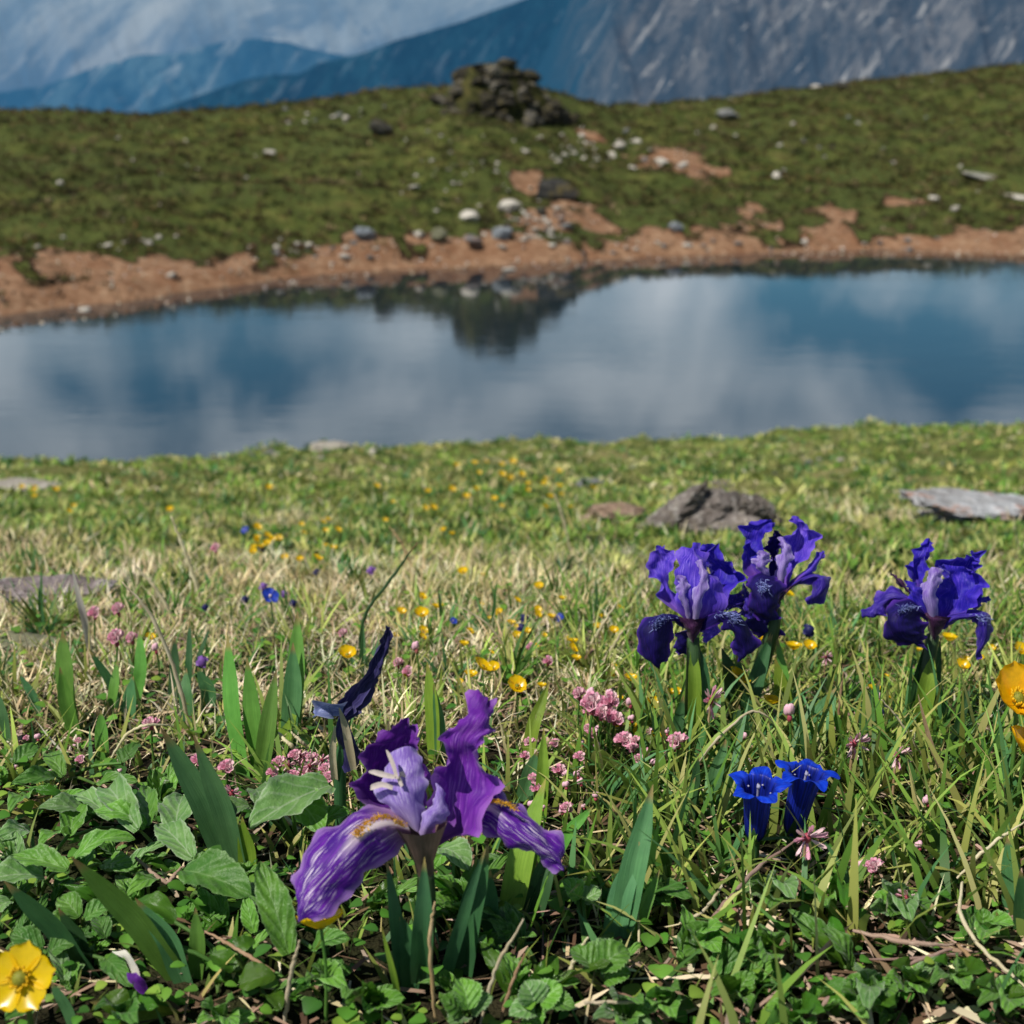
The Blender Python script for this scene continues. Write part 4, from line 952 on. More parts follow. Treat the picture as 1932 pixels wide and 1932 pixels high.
DX, DY, DK = 1584.2, 966.0, .25
irD = blue_iris('single deep blue iris standing alone at the right side of the meadow', (1735, 1400), .615, DX, DY, DK, (700, 880), [
    ('standard', [(600, 650, 632, 665, 662, 655, .004, .006, .004), (538, 520, 580, 530, 622, 520, .005, .009, .005), (480, 400, 560, 420, 632, 410, .006, .011, .006), (568, 338, 632, 350, 695, 340, .008, .010, .007), (622, 258, 668, 260, 712, 248, .009, .010, .008), (648, 203, 672, 198, 695, 215, .010, .010, .010)], B_STD, .0022),
    ('standard', [(745, 880, 770, 890, 800, 880, .010, .012, .010), (780, 600, 900, 600, 1060, 600, .012, .020, .012), (790, 420, 930, 420, 1075, 420, .014, .022, .014), (955, 345, 992, 330, 1042, 358, .015, .017, .015), (985, 304, 995, 300, 1006, 306, .015, .015, .015)], B_STD, .0026),
    ('standard', [(700, 865, 735, 885, 790, 855, 0, 0, 0), (718, 720, 850, 745, 1005, 765, -.002, .005, -.004), (738, 580, 890, 610, 1052, 605, -.002, .006, -.004), (760, 470, 890, 490, 1060, 480, .000, .007, .000), (810, 405, 900, 410, 1000, 430, .003, .008, .004)], B_STD, .0026),
    ('style_arm', [(680, 850, 710, 865, 740, 850, -.004, -.006, -.004), (615, 660, 680, 670, 745, 680, -.005, -.010, -.005), (635, 540, 692, 520, 755, 520, -.004, -.009, -.004), (672, 430, 720, 418, 775, 430, -.001, -.004, -.001)], P_STYLE, .0008),
    ('standard', [(690, 870, 710, 878, 732, 868, -.002, -.003, -.002), (558, 710, 620, 700, 685, 705, -.005, -.008, -.005), (498, 580, 560, 590, 622, 600, -.005, -.009, -.005), (505, 528, 550, 525, 602, 540, -.004, -.006, -.004)], B_STD, .0012),
    ('style_arm', [(600, 660, 620, 690, 640, 710, .002, .000, .002), (450, 510, 480, 560, 500, 600, .004, .000, .004), (382, 450, 390, 458, 402, 470, .005, .004, .005)], B_HAFT, .0006),
    ('fall', [(560, 640, 570, 670, 580, 700, .004, .002, .004), (420, 592, 430, 635, 445, 690, .010, .004, .006), (278, 620, 300, 690, 335, 745, .012, .006, .008), (218, 705, 240, 752, 292, 795, .012, .008, .008), (165, 802, 170, 805, 178, 806, .010, .010, .010)], B_EDGE, .0018),
    ('fall', [(600, 690, 640, 750, 690, 815, -.003, -.006, -.001), (478, 662, 540, 730, 625, 790, -.008, -.016, -.006), (378, 690, 450, 790, 605, 832, -.010, -.021, -.010), (316, 795, 440, 862, 645, 885, -.010, -.021, -.010), (342, 905, 470, 932, 668, 925, -.010, -.019, -.010), (428, 970, 530, 972, 655, 985, -.011, -.016, -.011), (525, 985, 580, 1015, 625, 1015, -.012, -.014, -.012)], B_FALL, .0016),
    ('fall', [(770, 850, 780, 870, 790, 890, 0, -.001, 0), (830, 775, 850, 810, 830, 855, -.001, -.005, -.001), (960, 762, 975, 790, 955, 820, .000, -.006, .000), (1125, 775, 1075, 790, 1005, 805, .002, -.006, .000), (1170, 870, 1105, 880, 1040, 862, .002, -.006, .000), (1132, 960, 1090, 972, 1040, 972, .002, -.004, .000), (1062, 1062, 1040, 1062, 1010, 1052, .002, -.001, .001), (1038, 1115, 1034, 1116, 1030, 1112, .001, .001, .001)], B_EDGE, .0010),
    ('haft', [(700, 960, 715, 965, 730, 960, 0, -.003, 0), (620, 740, 700, 830, 800, 850, -.002, -.008, -.001), (570, 690, 720, 780, 960, 785, -.002, -.007, .000)], B_HAFT, .0004),
    ('style_arm', [(1000, 710, 1005, 725, 1015, 740, .004, .002, .004), (1040, 650, 1060, 675, 1085, 695, .005, .002, .005), (1120, 630, 1128, 640, 1135, 655, .006, .005, .006)], B_STD, .0006),
], [(1, [(560, 720, -.014), (500, 720, -.019), (470, 760, -.021)], 170), (2, [(1010, 785, -.004), (1080, 790, -.006), (1100, 830, -.006)], 60)],
    [(705, 930, .001), (640, 1250, .002), (570, 1780, .003)], [([(560, 1800, .000), (640, 1350, -.003), (705, 1070, -.002)], 150, G_LIME), ([(520, 1800, .004), (570, 1350, .002), (640, 1000, .001)], 90, G_DARK), ([(640, 1800, .006), (720, 1300, .004), (760, 950, .003)], 70, G_DARK)])

# ---------- the withered iris
def withered():
    y = .50; Q = lambda a, b, d=0.0: at_y(a, b, y + d)
    r = at_y(640, 1500, y); root = thing('withered_iris', 'shrivelled blue iris bud with a dry straw bract, left of the large purple iris', 'iris', (r[0], y, Hs(r[0], y)))
    part('stem', tube([np.array([r[0], y, Hs(r[0], y) - .003]), Q(642, 1450), Q(655, 1390)], [.0024, .0026, .0028], 8, True, 10), G_DARK, root)
    ms = petal_mat('withered_blue', (.045, .035, .16), (.10, .09, .24), (.20, .20, .38), (.015, .012, .06), .5, .55, .2)
    ml = petal_mat('withered_pale', (.26, .30, .55), (.42, .46, .66), (.48, .52, .72), (.10, .13, .33), .5, .5, .3)
    mb = leaf_mat('dry_bract', (.42, .34, .22), (.56, .48, .34), None, .6, .25)
    k = depth_of(Q(650, 1350)) / FPX
    part('bud', strip([Q(640, 1350), Q(672, 1310), Q(700, 1262), Q(722, 1205), Q(728, 1180)], 30 * k, (1, .2, .4), .9, 22, [.9, 1.2, 1.0, .8, .6, .55], 7, .5, 1), ms, root)
    part('bud', strip([Q(650, 1352, -.002), Q(690, 1312, -.002), Q(715, 1262, -.002), Q(735, 1188, -.002)], 22 * k, (1, -.3, .3), -.8, 22, [.8, 1, 1, .8, .6, .45], 7, .7, 2), ms, root)
    for ch in list(root.children):
        if ch.name.startswith('bud'):
            for v in ch.data.vertices:
                c = v.co; e = .0016 * float(fbm(np.array([c.z * 420]), np.array([c.x * 420 + c.y * 300]), 9, 3)[0]); v.co = (c.x + e * 1.3, c.y - e, c.z + e * .5)
    part('withered_petal', strip([Q(648, 1335, -.003), Q(625, 1328, -.005), Q(607, 1338, -.006), Q(596, 1352, -.006)], 44 * k, (.1, .3, 1), .6, 20, [.6, 1, 1.1, .9, .5], 9, .9, 0), ml, root)
    part('withered_petal', strip([Q(650, 1348, -.002), Q(648, 1390, -.004), Q(655, 1425, -.004), Q(668, 1452, -.003)], 42 * k, (1, .2, 0), .5, 16, [.4, .8, 1.1, .8], 7, .6, 2), ms, root)
    part('bract', strip([Q(668, 1452, -.005), Q(660, 1410, -.005), Q(652, 1370, -.005), Q(640, 1335, -.006)], 16 * k, (1, 0, 0), .6, 14, [.7, 1, 1, .8, .15]), mb, root)
    part('bract', strip([Q(632, 1470, -.002), Q(628, 1420, -.003), Q(632, 1370, -.003)], 14 * k, (1, 0, 0), .6, 12, [.9, 1, .9, .2]), mb, root)
withered()

# ================================================================== gentians
def gent_mat():
    m = NT('gentian_blue'); uv = m.uv(); s = m.n('ShaderNodeSeparateXYZ'); m.l(uv, s.inputs[0])
    n1 = m.noise(m.mapping(uv, (26, 1.2, 1)), 2.0, 3, .6)
    lobe = m.mix(m.ramp(n1, [(.4, 0.0), (.65, 1.0)]), (.004, .030, .52), (.010, .075, .78))
    tb = m.mix(m.ramp(n1, [(.44, 0.0), (.60, 1.0)]), (.006, .014, .16), (.014, .032, .46))
    c = m.mix(m.ramp(s.outputs[1], [(.50, 0.0), (.72, 1.0)]), tb, lobe)
    return m.finish(c, .4, .3, m.bump(n1, .3, .001), .30)
M_GENT = gent_mat()
M_ANTH = plain('pale_anther', (.42, .42, .60), .6, .2)
def gentian(label, mouth, foot_px, y, rad_px, tilt, seed):
    c = at_y(*mouth, y); k = depth_of(c) / FPX; Rm = rad_px * k
    b = at_y(*foot_px, y + .004)
    gz = Hs(b[0], b[1])
    root = thing('gentian', label, 'gentian', (b[0], b[1], gz), 'blue gentians beside the twigs')
    ax = unit(c - b); L = np.linalg.norm(c - b)
    ax2 = unit(ax + np.array([0, -tilt, 0]))
    a = unit(np.cross(ax2, (0, 1, .2))); bb = np.cross(ax2, a)
    nt = 60; V = []; U = []
    prof = [(0, .30), (.12, .52), (.35, .60), (.7, .66), (.88, .74), (1.0, .86)]
    rows = []
    for i in range(16):
        t = i / 15; r = np.interp(t, [p[0] for p in prof], [p[1] for p in prof]); rows.append((t, r, 0))
    for i in range(1, 13): rows.append((1 + .012 * i, .86, i / 12))
    for ri, (t, r, lo) in enumerate(rows):
        for j in range(nt):
            th = 2 * math.pi * j / nt
            ph = (th * 5 / (2 * math.pi)) % 1.0 - .5             # -0.5..0.5 in each lobe
            env = max(0, 1 - (abs(ph) / .5) ** 1.4)
            tooth = .16 * max(0, 1 - abs(abs(ph) - .5) / .12)
            ext = (env * .80 + tooth * .75)
            pleat = 1 + .05 * math.cos(th * 10) * min(1, t)
            rr = Rm * (r * pleat + lo * ext * .98)
            up = L * min(t, 1) + Rm * (.34 * lo * ext - .45 * (lo * ext) ** 2 * (1 + .3 * math.sin(th * 5 + seed)))
            f = min(t, 1.0); d = unit(ax * (1 - f * .6) + ax2 * f * .6)
            p = b + ax * up + (a * math.cos(th) + bb * math.sin(th)) * rr
            if lo > 0: 
                w = .10 * lo * math.sin(ph * 12 + seed + int(th * 5 / 6.283)); p = p + ax * w * Rm
            V.append(p); U.append((j / nt, .55 * min(t, 1) + .45 * lo))
    nr = len(rows)
    F = [(i * nt + j, i * nt + (j + 1) % nt, (i + 1) * nt + (j + 1) % nt, (i + 1) * nt + j) for i in range(nr - 1) for j in range(nt)]
    # tip the mouth toward the viewer
    V = np.array(V); rel = V - b; along = rel @ ax
    bend = np.clip(along / L, 0, 1.3) ** 2
    V[:, 1] -= bend * 0
    ctr = b + ax * L
    Rt = np.array(Matrix.Rotation(tilt, 3, Vector((1, 0, 0))))
    wgt = np.clip((along / L - .55) / .45, 0, 1)[:, None]
    V = V * (1 - wgt) + (ctr + (V - ctr) @ Rt.T) * wgt
    co = part('corolla', (V, F, np.array(U)), M_GENT, root)
    rg = np.random.default_rng(seed)
    for q in range(5):
        th = 2 * math.pi * q / 5 + .4; o_ = (a * math.cos(th) + bb * math.sin(th)) * Rm * .5
        o_ = o_ * 1.25; p0 = ctr + o_ - ax * L * .12; p1 = ctr + o_ * .98 - ax * Rm * .38
        p1 = ctr + (p1 - ctr) @ Rt.T
        part('stamen', tube([p0, (p0 + p1) / 2, p1], [.00025, .0003, .0005], 6, True, 6), M_ANTH, root)
    part('pistil', tube([ctr - ax * L * .2, ctr + ax * Rm * .05, ctr - ax * Rm * .10 + np.array([0, -Rm * .05, 0])], [.0005, .0005, .0008], 6, True, 6), M_ANTH, root)
    part('calyx', join(*[strip([b - ax * .003, b + ax * L * .15 + (a * math.cos(t_) + bb * math.sin(t_)) * Rm * .58, b + ax * L * .36 + (a * math.cos(t_) + bb * math.sin(t_)) * Rm * .68], Rm * .5, (-math.sin(t_) * a + math.cos(t_) * bb), .1, 8, [1, .9, .6, .05], 3) for t_ in np.linspace(0, 5.03, 5)]), G_DARK, root)
    part('stem', tube([np.array([b[0], b[1], gz - .004]), b + ax * .002], [.0016, .0022], 7, True, 5), G_DARK, root)
    return root
gentian('left gentian of the pair, lower vivid blue trumpet with a spreading rim', (1431, 1482), (1424, 1582), .462, 38, .0, 1)
gentian('right gentian with a vivid blue trumpet, taller and leaning right of its twin', (1522, 1458), (1494, 1572), .478, 39, -.08, 4)

# ================================================================== small flowers: prototypes
M_YEL = plain('buttercup_yellow', (.92, .62, .006), .25, .45, .5, .08, 300)
M_YELC = plain('buttercup_centre', (.22, .22, .02), .6, .1, .3, .4, 1500)
M_YELA = plain('buttercup_anther', (.80, .48, .01), .6, .2, .3, .2, 900)
M_PINK = petal_mat('pink_petal', (.95, .46, .61), (.97, .72, .80), (.97, .80, .86), (.90, .36, .53), .5, .5, .25)
M_PINKP = petal_mat('pale_pink_petal', (.92, .72, .74), (.96, .86, .85), (.96, .86, .86), (.88, .52, .58), .4, .5, .2)
M_RED = plain('pink_calyx', (.40, .07, .10), .5, .15)
M_SBLUE = plain('small_gentian_blue', (.02, .05, .42), .45, .3, .3, .4, 400)
M_NAVY = plain('navy_flower', (.012, .012, .085), .5, .15, .3, .4, 400)
M_VIO = plain('violet_flower', (.22, .10, .40), .5, .3, .3, .4, 400)

def cup_petal(r, w, rise, th, droop=0.0, nv=9, nu=7, notch=0.0):
    V = []; U = []
    for i in range(nv):
        t = i / (nv - 1)
        hw = w * (math.sin(min(1, t * 1.06) * math.pi * .62 + .06)) * (1 if t < .6 else max(.04, 1 - ((t - .6) / .4) ** 2) ** .5)
        for u in np.linspace(-1, 1, nu):
            x = r * t - notch * r * (1 - abs(u)) * max(0, t - .8) + (0 if t < .8 else -r * .10 * u * u * ((t - .8) / .2))
            z = rise * (t ** 1.5) - droop * t * t + abs(u) ** 2 * hw * .32 * (1 - .3 * t)
            y = u * hw
            V.append((x * math.cos(th) - y * math.sin(th), x * math.sin(th) + y * math.cos(th), z)); U.append((u * .5 + .5, t))
    return np.array(V), grid_faces(nv, nu), np.array(U)

def tilt_geo(g, Rm, off):
    return (np.asarray(g[0]) @ Rm.T + off, *g[1:])

def proto_buttercup(openness, tiltx, stem_h=.030, rz=0.0, pw=.0050):
    root = thing('buttercup', None, None)
    Rm = np.array(Matrix.Rotation(rz, 3, 'Z') @ Matrix.Rotation(tiltx, 3, 'X')); top = np.array([0, 0, stem_h])
    st = part('stem', tube([(0, 0, -.004), (.001, 0, stem_h * .5), top], [.0008, .0007, .0006], 6, True, 8), G_STEM, root)
    for q in range(5):
        part('petal', tilt_geo(cup_petal(.0085, pw, openness, 2 * math.pi * q / 5 + .3 + .07 * math.sin(q * 5.1)), Rm, top), M_YEL, root)
    V, F = ico(2); V = V * np.array([.0020, .0020, .0017]) + (0, 0, .0012)
    part('flower_centre', tilt_geo((V, F), Rm, top), M_YELC, root)
    g = []
    for q in range(26):
        th = q * 2.4; rr = .0021 + .0010 * (q % 3) / 3
        g.append(tube([(rr * .6 * math.cos(th), rr * .6 * math.sin(th), .0006), (rr * math.cos(th), rr * math.sin(th), .0022 + .0003 * (q % 2))], [.00014, .00034], 5, True))
    part('stamens', tilt_geo(join(*g), Rm, top), M_YELA, root)
    return root

def floret(c, d, L, w, n=5, open_=.6):
    """small tubular floret with pointed lobes"""
    d = unit(d); a = unit(np.cross(d, (.3, .5, .8))); b = np.cross(d, a); gs = []
    for q in range(n):
        th = 2 * math.pi * q / n; o = a * math.cos(th) + b * math.sin(th); s = -a * math.sin(th) + b * math.cos(th)
        gs.append(strip([c, c + d * L * .5 + o * w * .35, c + d * L * .85 + o * w * (.55 + open_ * .4), c + d * L * (1.0 - .1 * open_) + o * w * (.6 + open_ * 1.1)], w * 1.15, s, .25, 7, [.45, .8, 1, .9, .25], 3))
    return join(*gs)

def proto_pink(kind, stem_h=.022):
    root = thing('pink_flower', None, None); top = np.array([0, 0, stem_h]); rg = np.random.default_rng(kind + 50)
    part('stem', tube([(0, 0, -.004), (.0012 * (kind - 1), .0005, stem_h * .5), top], [.0007, .0006, .0006], 6, True, 8), TAN if kind == 1 else G_STEM, root)
    if kind == 0:        # rounded cluster of small bells
        for q in range(9):
            d = unit(np.array([rg.normal(), rg.normal(), .7 + abs(rg.normal())])); c = top + d * .0014
            part('floret', floret(c, d, .0040, .0017, 5, .25), M_PINK if q % 3 else M_PINKP, root)
    elif kind == 1:      # open star of narrow lobes
        for q in range(8):
            th = q * .785 + rg.uniform(-.2, .2); d = unit(np.array([math.cos(th), rg.uniform(-.9, -.3), math.sin(th) * .9 + .25]))
            part('floret', floret(top + d * .001, d, .0056, .0009, 3, .2), M_PINKP if q % 2 else M_PINK, root)
        V, F = ico(1); part('flower_centre', (V * .0016 + top, F), M_RED, root)
    else:                # buds half open
        for q in range(5):
            d = unit(np.array([rg.normal() * .8, rg.normal() * .8, 1])); V, F = ico(2)
            part('bud', (V * np.array([.0014, .0014, .0020]) + top + d * .0026, F), M_PINK, root)
    V, F = ico(1); part('calyx', (V * np.array([.0014, .0014, .0016]) + top - (0, 0, .0006), F), M_RED, root)
    return root

def proto_blue(kind, stem_h=.020):
    root = thing('blue_flower', None, None); top = np.array([0, 0, stem_h])
    part('stem', tube([(0, 0, -.004), top * .5 + (.001, 0, 0), top], [.0008, .0007, .0006], 6, True, 6), G_DARK, root)
    Rm = np.array(Matrix.Rotation(.5, 3, 'X'))
    if kind == 0:
        for q in range(5): part('petal', tilt_geo(cup_petal(.0065, .0030, .0010, 1.2566 * q), Rm, top), M_SBLUE, root)
        part('flower_centre', tilt_geo((ico(1)[0] * .0010, ico(1)[1]), Rm, top + (0, 0, .0006)), M_PINKP, root)
    else:
        V, F = rock_geo(7, 2, (1, 1, .9), 0, .2); mat = M_NAVY if kind == 1 else M_VIO
        part('flower_head', (V * .0042 + top, F), mat, root)
        for q in range(4): part('petal', tilt_geo(cup_petal(.0060, .0024, -.001, 1.57 * q + .4), Rm, top + (0, 0, .001)), mat, root)
    return root

_used = set()
def plant(proto, px, py, wpx, wm, stem_h, name, label, cat, group, rz=None, maxh=None, tall=1.0):
    if py < 1360: tall = 1.4
    stem_h = stem_h * tall
    """puts a copy of proto so its head shows at (px,py), wpx wide; wm,stem_h = proto head width and stem height"""
    s = 1.0
    for _ in range(3):
        p = G(px, py, stem_h * s); s = wpx * depth_of(p) / FPX / wm
        if maxh: s = min(s, maxh)
    p = G(px, py, stem_h * s)
    if proto.as_pointer() in _used: o = copy_tree(proto)
    else: o = proto; _used.add(proto.as_pointer())
    o.name = name; o.location = (p[0], p[1], p[2] - stem_h * s); o.scale = (s, s, s * tall)
    o.rotation_euler = (0, 0, random.uniform(-.7, .7) if rz is None else rz)
    for k_ in ('group', 'label', 'category'):
        if k_ in o: del o[k_]
    return tag(o, label, cat, group)

PB_SIDE = [proto_buttercup(.0050, .25, .030, .3), proto_buttercup(.0038, .45, .030, 1.1), proto_buttercup(.0046, .1, .030, 2.2)]
PB_FACE = proto_buttercup(.0012, .95, .034, 0.0, .0040)
M_YEL_KEEP = M_YEL; M_YEL = plain('golden_petal', (.92, .47, .004), .3, .35, .4, .15, 400)
PB_BIG = proto_buttercup(.0048, .55, .030, .0); M_YEL = M_YEL_KEEP
PB_BACK = proto_buttercup(.0048, -.35, .036, .2)
plant(PB_FACE, 42, 1846, 140, .0172, .034, 'buttercup', 'big open buttercup facing the viewer in the bottom left corner', 'buttercup', None, -.1)
plant(PB_BIG, 1918, 1326, 92, .0150, .030, 'buttercup', 'upper of the two big golden buttercups at the right edge', 'buttercup', 'golden buttercups at the right edge', .2)
plant(PB_BIG, 1932, 1420, 88, .0150, .030, 'buttercup', 'lower of the two big golden buttercups at the right edge', 'buttercup', 'golden buttercups at the right edge', 1.4)
plant(PB_BACK, 606, 1752, 84, .0150, .036, 'buttercup', 'buttercup half hidden under the left fall of the large purple iris', 'buttercup', None, .1)
YEL = [
    (655, 1240, 32, 'lone buttercup just left of the withered iris bud'), (910, 1262, 34, 'largest buttercup of the trio above the large purple iris'), (888, 1277, 24, 'left buttercup of the trio above the large purple iris'),
    (930, 1264, 24, 'right buttercup of the trio above the large purple iris'), (975, 1298, 34, 'buttercup right below the trio above the large purple iris'), (1190, 1284, 24, 'buttercup above the pink flower cluster in the middle'),
    (1444, 1211, 40, 'buttercup right under the clump of blue irises'), (1393, 1284, 40, 'open buttercup between the iris stems of the clump'), (1497, 1226, 30, 'buttercup right of the iris clump stems, left of a pair'),
    (1527, 1224, 24, 'smaller buttercup right of the iris clump stems'), (1484, 1122, 26, 'buttercup showing behind the iris clump'), (1790, 1209, 28, 'buttercup touching the stem of the single iris on its right'),
    (1815, 1261, 26, 'buttercup below and right of the single iris'), (1925, 1229, 26, 'buttercup at the right edge above the big golden ones'), (1455, 1328, 30, 'drooping buttercup low beside the iris clump'),
    (795, 1163, 26, 'upper of two buttercups in the dry grass above the withered bud'), (798, 1192, 18, 'lower of two buttercups in the dry grass above the withered bud'), (1650, 1305, 26, 'pale buttercup left of the single iris stem'),
    (284, 1206, 18, 'small buttercup beside the pink flowers on the left'), (1230, 1330, 24, 'buttercup left of the iris clump stems'),
]
for i, (a, b, w, lab) in enumerate(YEL):
    plant(PB_SIDE[i % 3], a, b, w, .0150, .030, 'buttercup', lab, 'buttercup', None)
def many(fn, n, cx, cy, rx, ry, w0, w1, label, group, name, cat, protos, wm, sh):
    for i in range(n):
        a = cx + rx * random.uniform(-1, 1); b = cy + ry * random.uniform(-1, 1)
        plant(protos[i % len(protos)], a, b, random.uniform(w0, w1), wm, sh, name, label, cat, group, maxh=1.6)
many(None, 22, 555, 1025, 85, 38, 10, 16, 'small yellow flower in the patch at the left middle of the meadow', 'yellow flowers in the left middle patch', 'buttercup', 'buttercup', PB_SIDE, .0150, .030)
many(None, 16, 960, 905, 110, 45, 9, 15, 'small yellow flower in the turf near the middle of the bank', 'yellow flowers near the bank', 'buttercup', 'buttercup', PB_SIDE, .0150, .030)
many(None, 8, 85, 945, 60, 35, 9, 14, 'small yellow flower in the turf at the far left', 'yellow flowers at the far left', 'buttercup', 'buttercup', PB_SIDE, .0150, .030)
many(None, 14, 1000, 1170, 90, 45, 10, 18, 'tiny yellow flower in the dry grass left of the iris clump', 'yellow flowers left of the iris clump', 'buttercup', 'buttercup', PB_SIDE, .0150, .030)
many(None, 14, 1230, 1345, 75, 45, 12, 22, 'small yellow flower among the pink flowers by the iris clump', 'yellow flowers among the pink ones', 'buttercup', 'buttercup', PB_SIDE, .0150, .030)
many(None, 10, 1780, 1300, 120, 80, 10, 18, 'small yellow flower in the grass around the single iris', 'yellow flowers around the single iris', 'buttercup', 'buttercup', PB_SIDE, .0150, .030)

many(None, 26, 930, 1190, 260, 110, 11, 20, 'small yellow flower scattered in the dry grass of the middle meadow', 'yellow flowers scattered through the middle meadow', 'buttercup', 'buttercup', PB_SIDE, .0150, .030)
many(None, 22, 700, 960, 420, 60, 9, 14, 'tiny yellow flower in the turf between shore and dry grass', 'tiny yellow flowers in the far turf', 'buttercup', 'buttercup', PB_SIDE, .0150, .030)
PP = [proto_pink(0), proto_pink(1), proto_pink(2)]
PINK = [
    (1118, 1338, 52, 0, 'fullest pink flower head in the middle cluster'), (1152, 1330, 40, 0, 'pink flower head at the top of the middle cluster'), (1160, 1362, 44, 0, 'pink flower head at the lower right of the middle cluster'),
    (1340, 1320, 58, 1, 'star shaped pink flower in front of the iris clump stems'), (1280, 1405, 50, 0, 'dark pink flower head below the iris clump'), (1178, 1402, 46, 0, 'pink flower head below the middle cluster'),
    (1610, 1402, 66, 1, 'pale pink star flower above and right of the gentians'), (1692, 1425, 58, 1, 'whitish pink flower leaning right, on the right grass'), (1522, 1580, 84, 1, 'large pink and white star flower below the gentians'),
    (1752, 1516, 34, 2, 'pink buds right of the gentians'), (1650, 1640, 46, 0, 'pink flower head low in the right foreground'), (1712, 1692, 50, 1, 'pale pink flower lowest in the right foreground'),
    (1628, 1636, 28, 2, 'pink buds left of the low pink flower head'), (1735, 1600, 28, 2, 'pink bud with an orange tip in the right grass'), (286, 1371, 40, 0, 'pink flower head in the left grass beside the tall leaf fan'),
    (438, 1496, 58, 1, 'pink flowers at the foot of the tall leaf fan'), (375, 1440, 40, 0, 'dark pink flower head left of the leaf fan foot'), (430, 1452, 42, 0, 'darker pink flower head at the leaf fan foot'),
    (179, 1163, 30, 0, 'left of the two bright pink flowers high on the left'), (224, 1156, 30, 0, 'right of the two bright pink flowers high on the left'), (221, 1212, 40, 0, 'largest magenta flower on the left'), (250, 1210, 28, 0, 'pale pink flower touching the magenta one on the left'),
    (295, 1228, 22, 2, 'small pink buds right of the magenta flower'), (770, 1272, 26, 0, 'pink flower head right of the withered bud, lower'), (752, 1256, 24, 0, 'pink flower head right of the withered bud, upper'), (786, 1226, 24, 2, 'pink buds above the pair right of the withered bud'),
    (1002, 1226, 22, 0, 'tiny pink flower near the middle of the dry grass'), (1034, 1252, 24, 0, 'tiny pink flower right of the middle of the dry grass'), (1490, 1352, 36, 2, 'pink bud on an arched stalk above the gentians'),
    (648, 1200, 22, 0, 'small violet pink flower left of the withered bud tip'), (1558, 1240, 26, 1, 'whitish flower right of the iris clump'), (1405, 1395, 26, 2, 'pink buds above the left gentian'), (1660, 1320, 20, 2, 'white bud on a thin stalk left of the single iris'),
    (1415, 1440, 20, 2, 'faded pink buds just above the left gentian'), (408, 1040, 24, 0, 'dark red flower in the left middle patch'),
]
for (a, b, w, kd, lab) in PINK:
    plant(PP[kd], a, b, w, (.0110, .0130, .0085)[kd], .022, 'pink_flower', lab, 'pink flower', None)
many(None, 16, 1140, 1352, 55, 38, 24, 38, 'pink flower head in the middle cluster of pink flowers', 'pink flowers of the middle cluster', 'pink_flower', 'pink flower', [PP[0], PP[2]], .0110, .022)
many(None, 22, 575, 1448, 60, 24, 22, 40, 'blush pink flower behind the leaf fan left of the large iris', 'blush pink flowers left of the large iris', 'pink_flower', 'pink flower', [PP[1], PP[0]], .0120, .022)
many(None, 22, 1060, 1470, 70, 70, 20, 34, 'dusky pink flower in the grass right of the large iris', 'dusky pink flowers right of the large iris', 'pink_flower', 'pink flower', [PP[0], PP[2]], .0110, .022)
many(None, 14, 1250, 1400, 60, 45, 20, 34, 'pink flower head in the grass below the iris clump', 'pink flowers below the iris clump', 'pink_flower', 'pink flower', [PP[0], PP[2]], .0110, .022)
many(None, 12, 160, 1425, 130, 45, 16, 28, 'faded pink flower in the left dry grass', 'faded pink flowers on the left', 'pink_flower', 'pink flower', [PP[0], PP[2]], .0110, .022)

PBL = [proto_blue(0), proto_blue(1), proto_blue(2)]
BLUE = [
    (462, 1001, 16, 0, 'bright blue flower farthest back in the left middle patch'), (510, 1126, 34, 0, 'largest blue flower in the left middle of the meadow'), (553, 1139, 18, 1, 'round navy flower right of the largest blue one'), (497, 1108, 20, 2, 'violet flower above the largest blue one'),
    (462, 1132, 20, 1, 'navy flower left of the largest blue one'), (537, 1122, 18, 2, 'violet flower right of the largest blue one'), (387, 1147, 18, 1, 'navy flower at the foot of the tall grass stalk'), (597, 1080, 16, 1, 'blue flower behind the dry grass in the middle'),
    (700, 1077, 20, 2, 'violet flower at the edge of the dry grass'), (855, 1172, 16, 0, 'small blue flower in the dry grass of the middle'), (1055, 1166, 20, 0, 'blue flower left of the iris clump'), (990, 1168, 22, 1, 'black navy flower left of the iris clump, upper'),
    (985, 1186, 22, 1, 'black navy flower left of the iris clump, lower'), (1526, 1191, 30, 1, 'round navy flower right of the iris clump'), (381, 1250, 28, 2, 'violet flower with a red top in the left grass'), (495, 1035, 20, 1, 'dark flower in the left middle patch'), (1668, 1340, 20, 1, 'navy flower left of the single iris stem'),
]
for (a, b, w, kd, lab) in BLUE:
    plant(PBL[kd], a, b, w, .0125, .020, 'blue_flower', lab, 'blue flower', None)
# ================================================================== upright iris leaves, grouped into plants
def pxw(w, p): return w * depth_of(p) / FPX

def leaf_plant(label, base, leaves, group=None, name='iris_leaf_fan', cat='leaves'):
    """leaves: (base px, tip px, width px, material, lean y of tip in m, bow px)"""
    b0 = G(*base)
    root = thing(name, label, cat, b0, group)
    for i, (bp, tp, w, mat, lean, bow) in enumerate(leaves):
        b = G(*bp); b = b + np.array([0, 0, -.004]); t = at_y(tp[0], tp[1], b[1] + lean)
        m = at_y((bp[0] + tp[0]) / 2 + bow, (bp[1] + tp[1]) / 2, b[1] + lean * .42)
        ax = unit(t - b); side = unit(np.cross(ax, np.array([random.uniform(-.6, .1), -1, .25])))
        part('leaf', strip([b, (b + m) / 2 + (m - b) * .02, m, (m + t) / 2, t], pxw(w, b) * 1.10, side, random.uniform(.15, .5), 24, [.72, .86, .97, 1.0, 1.0, .94, .82, .6, .32, .03], 7, .18, i), mat, root)
    return root

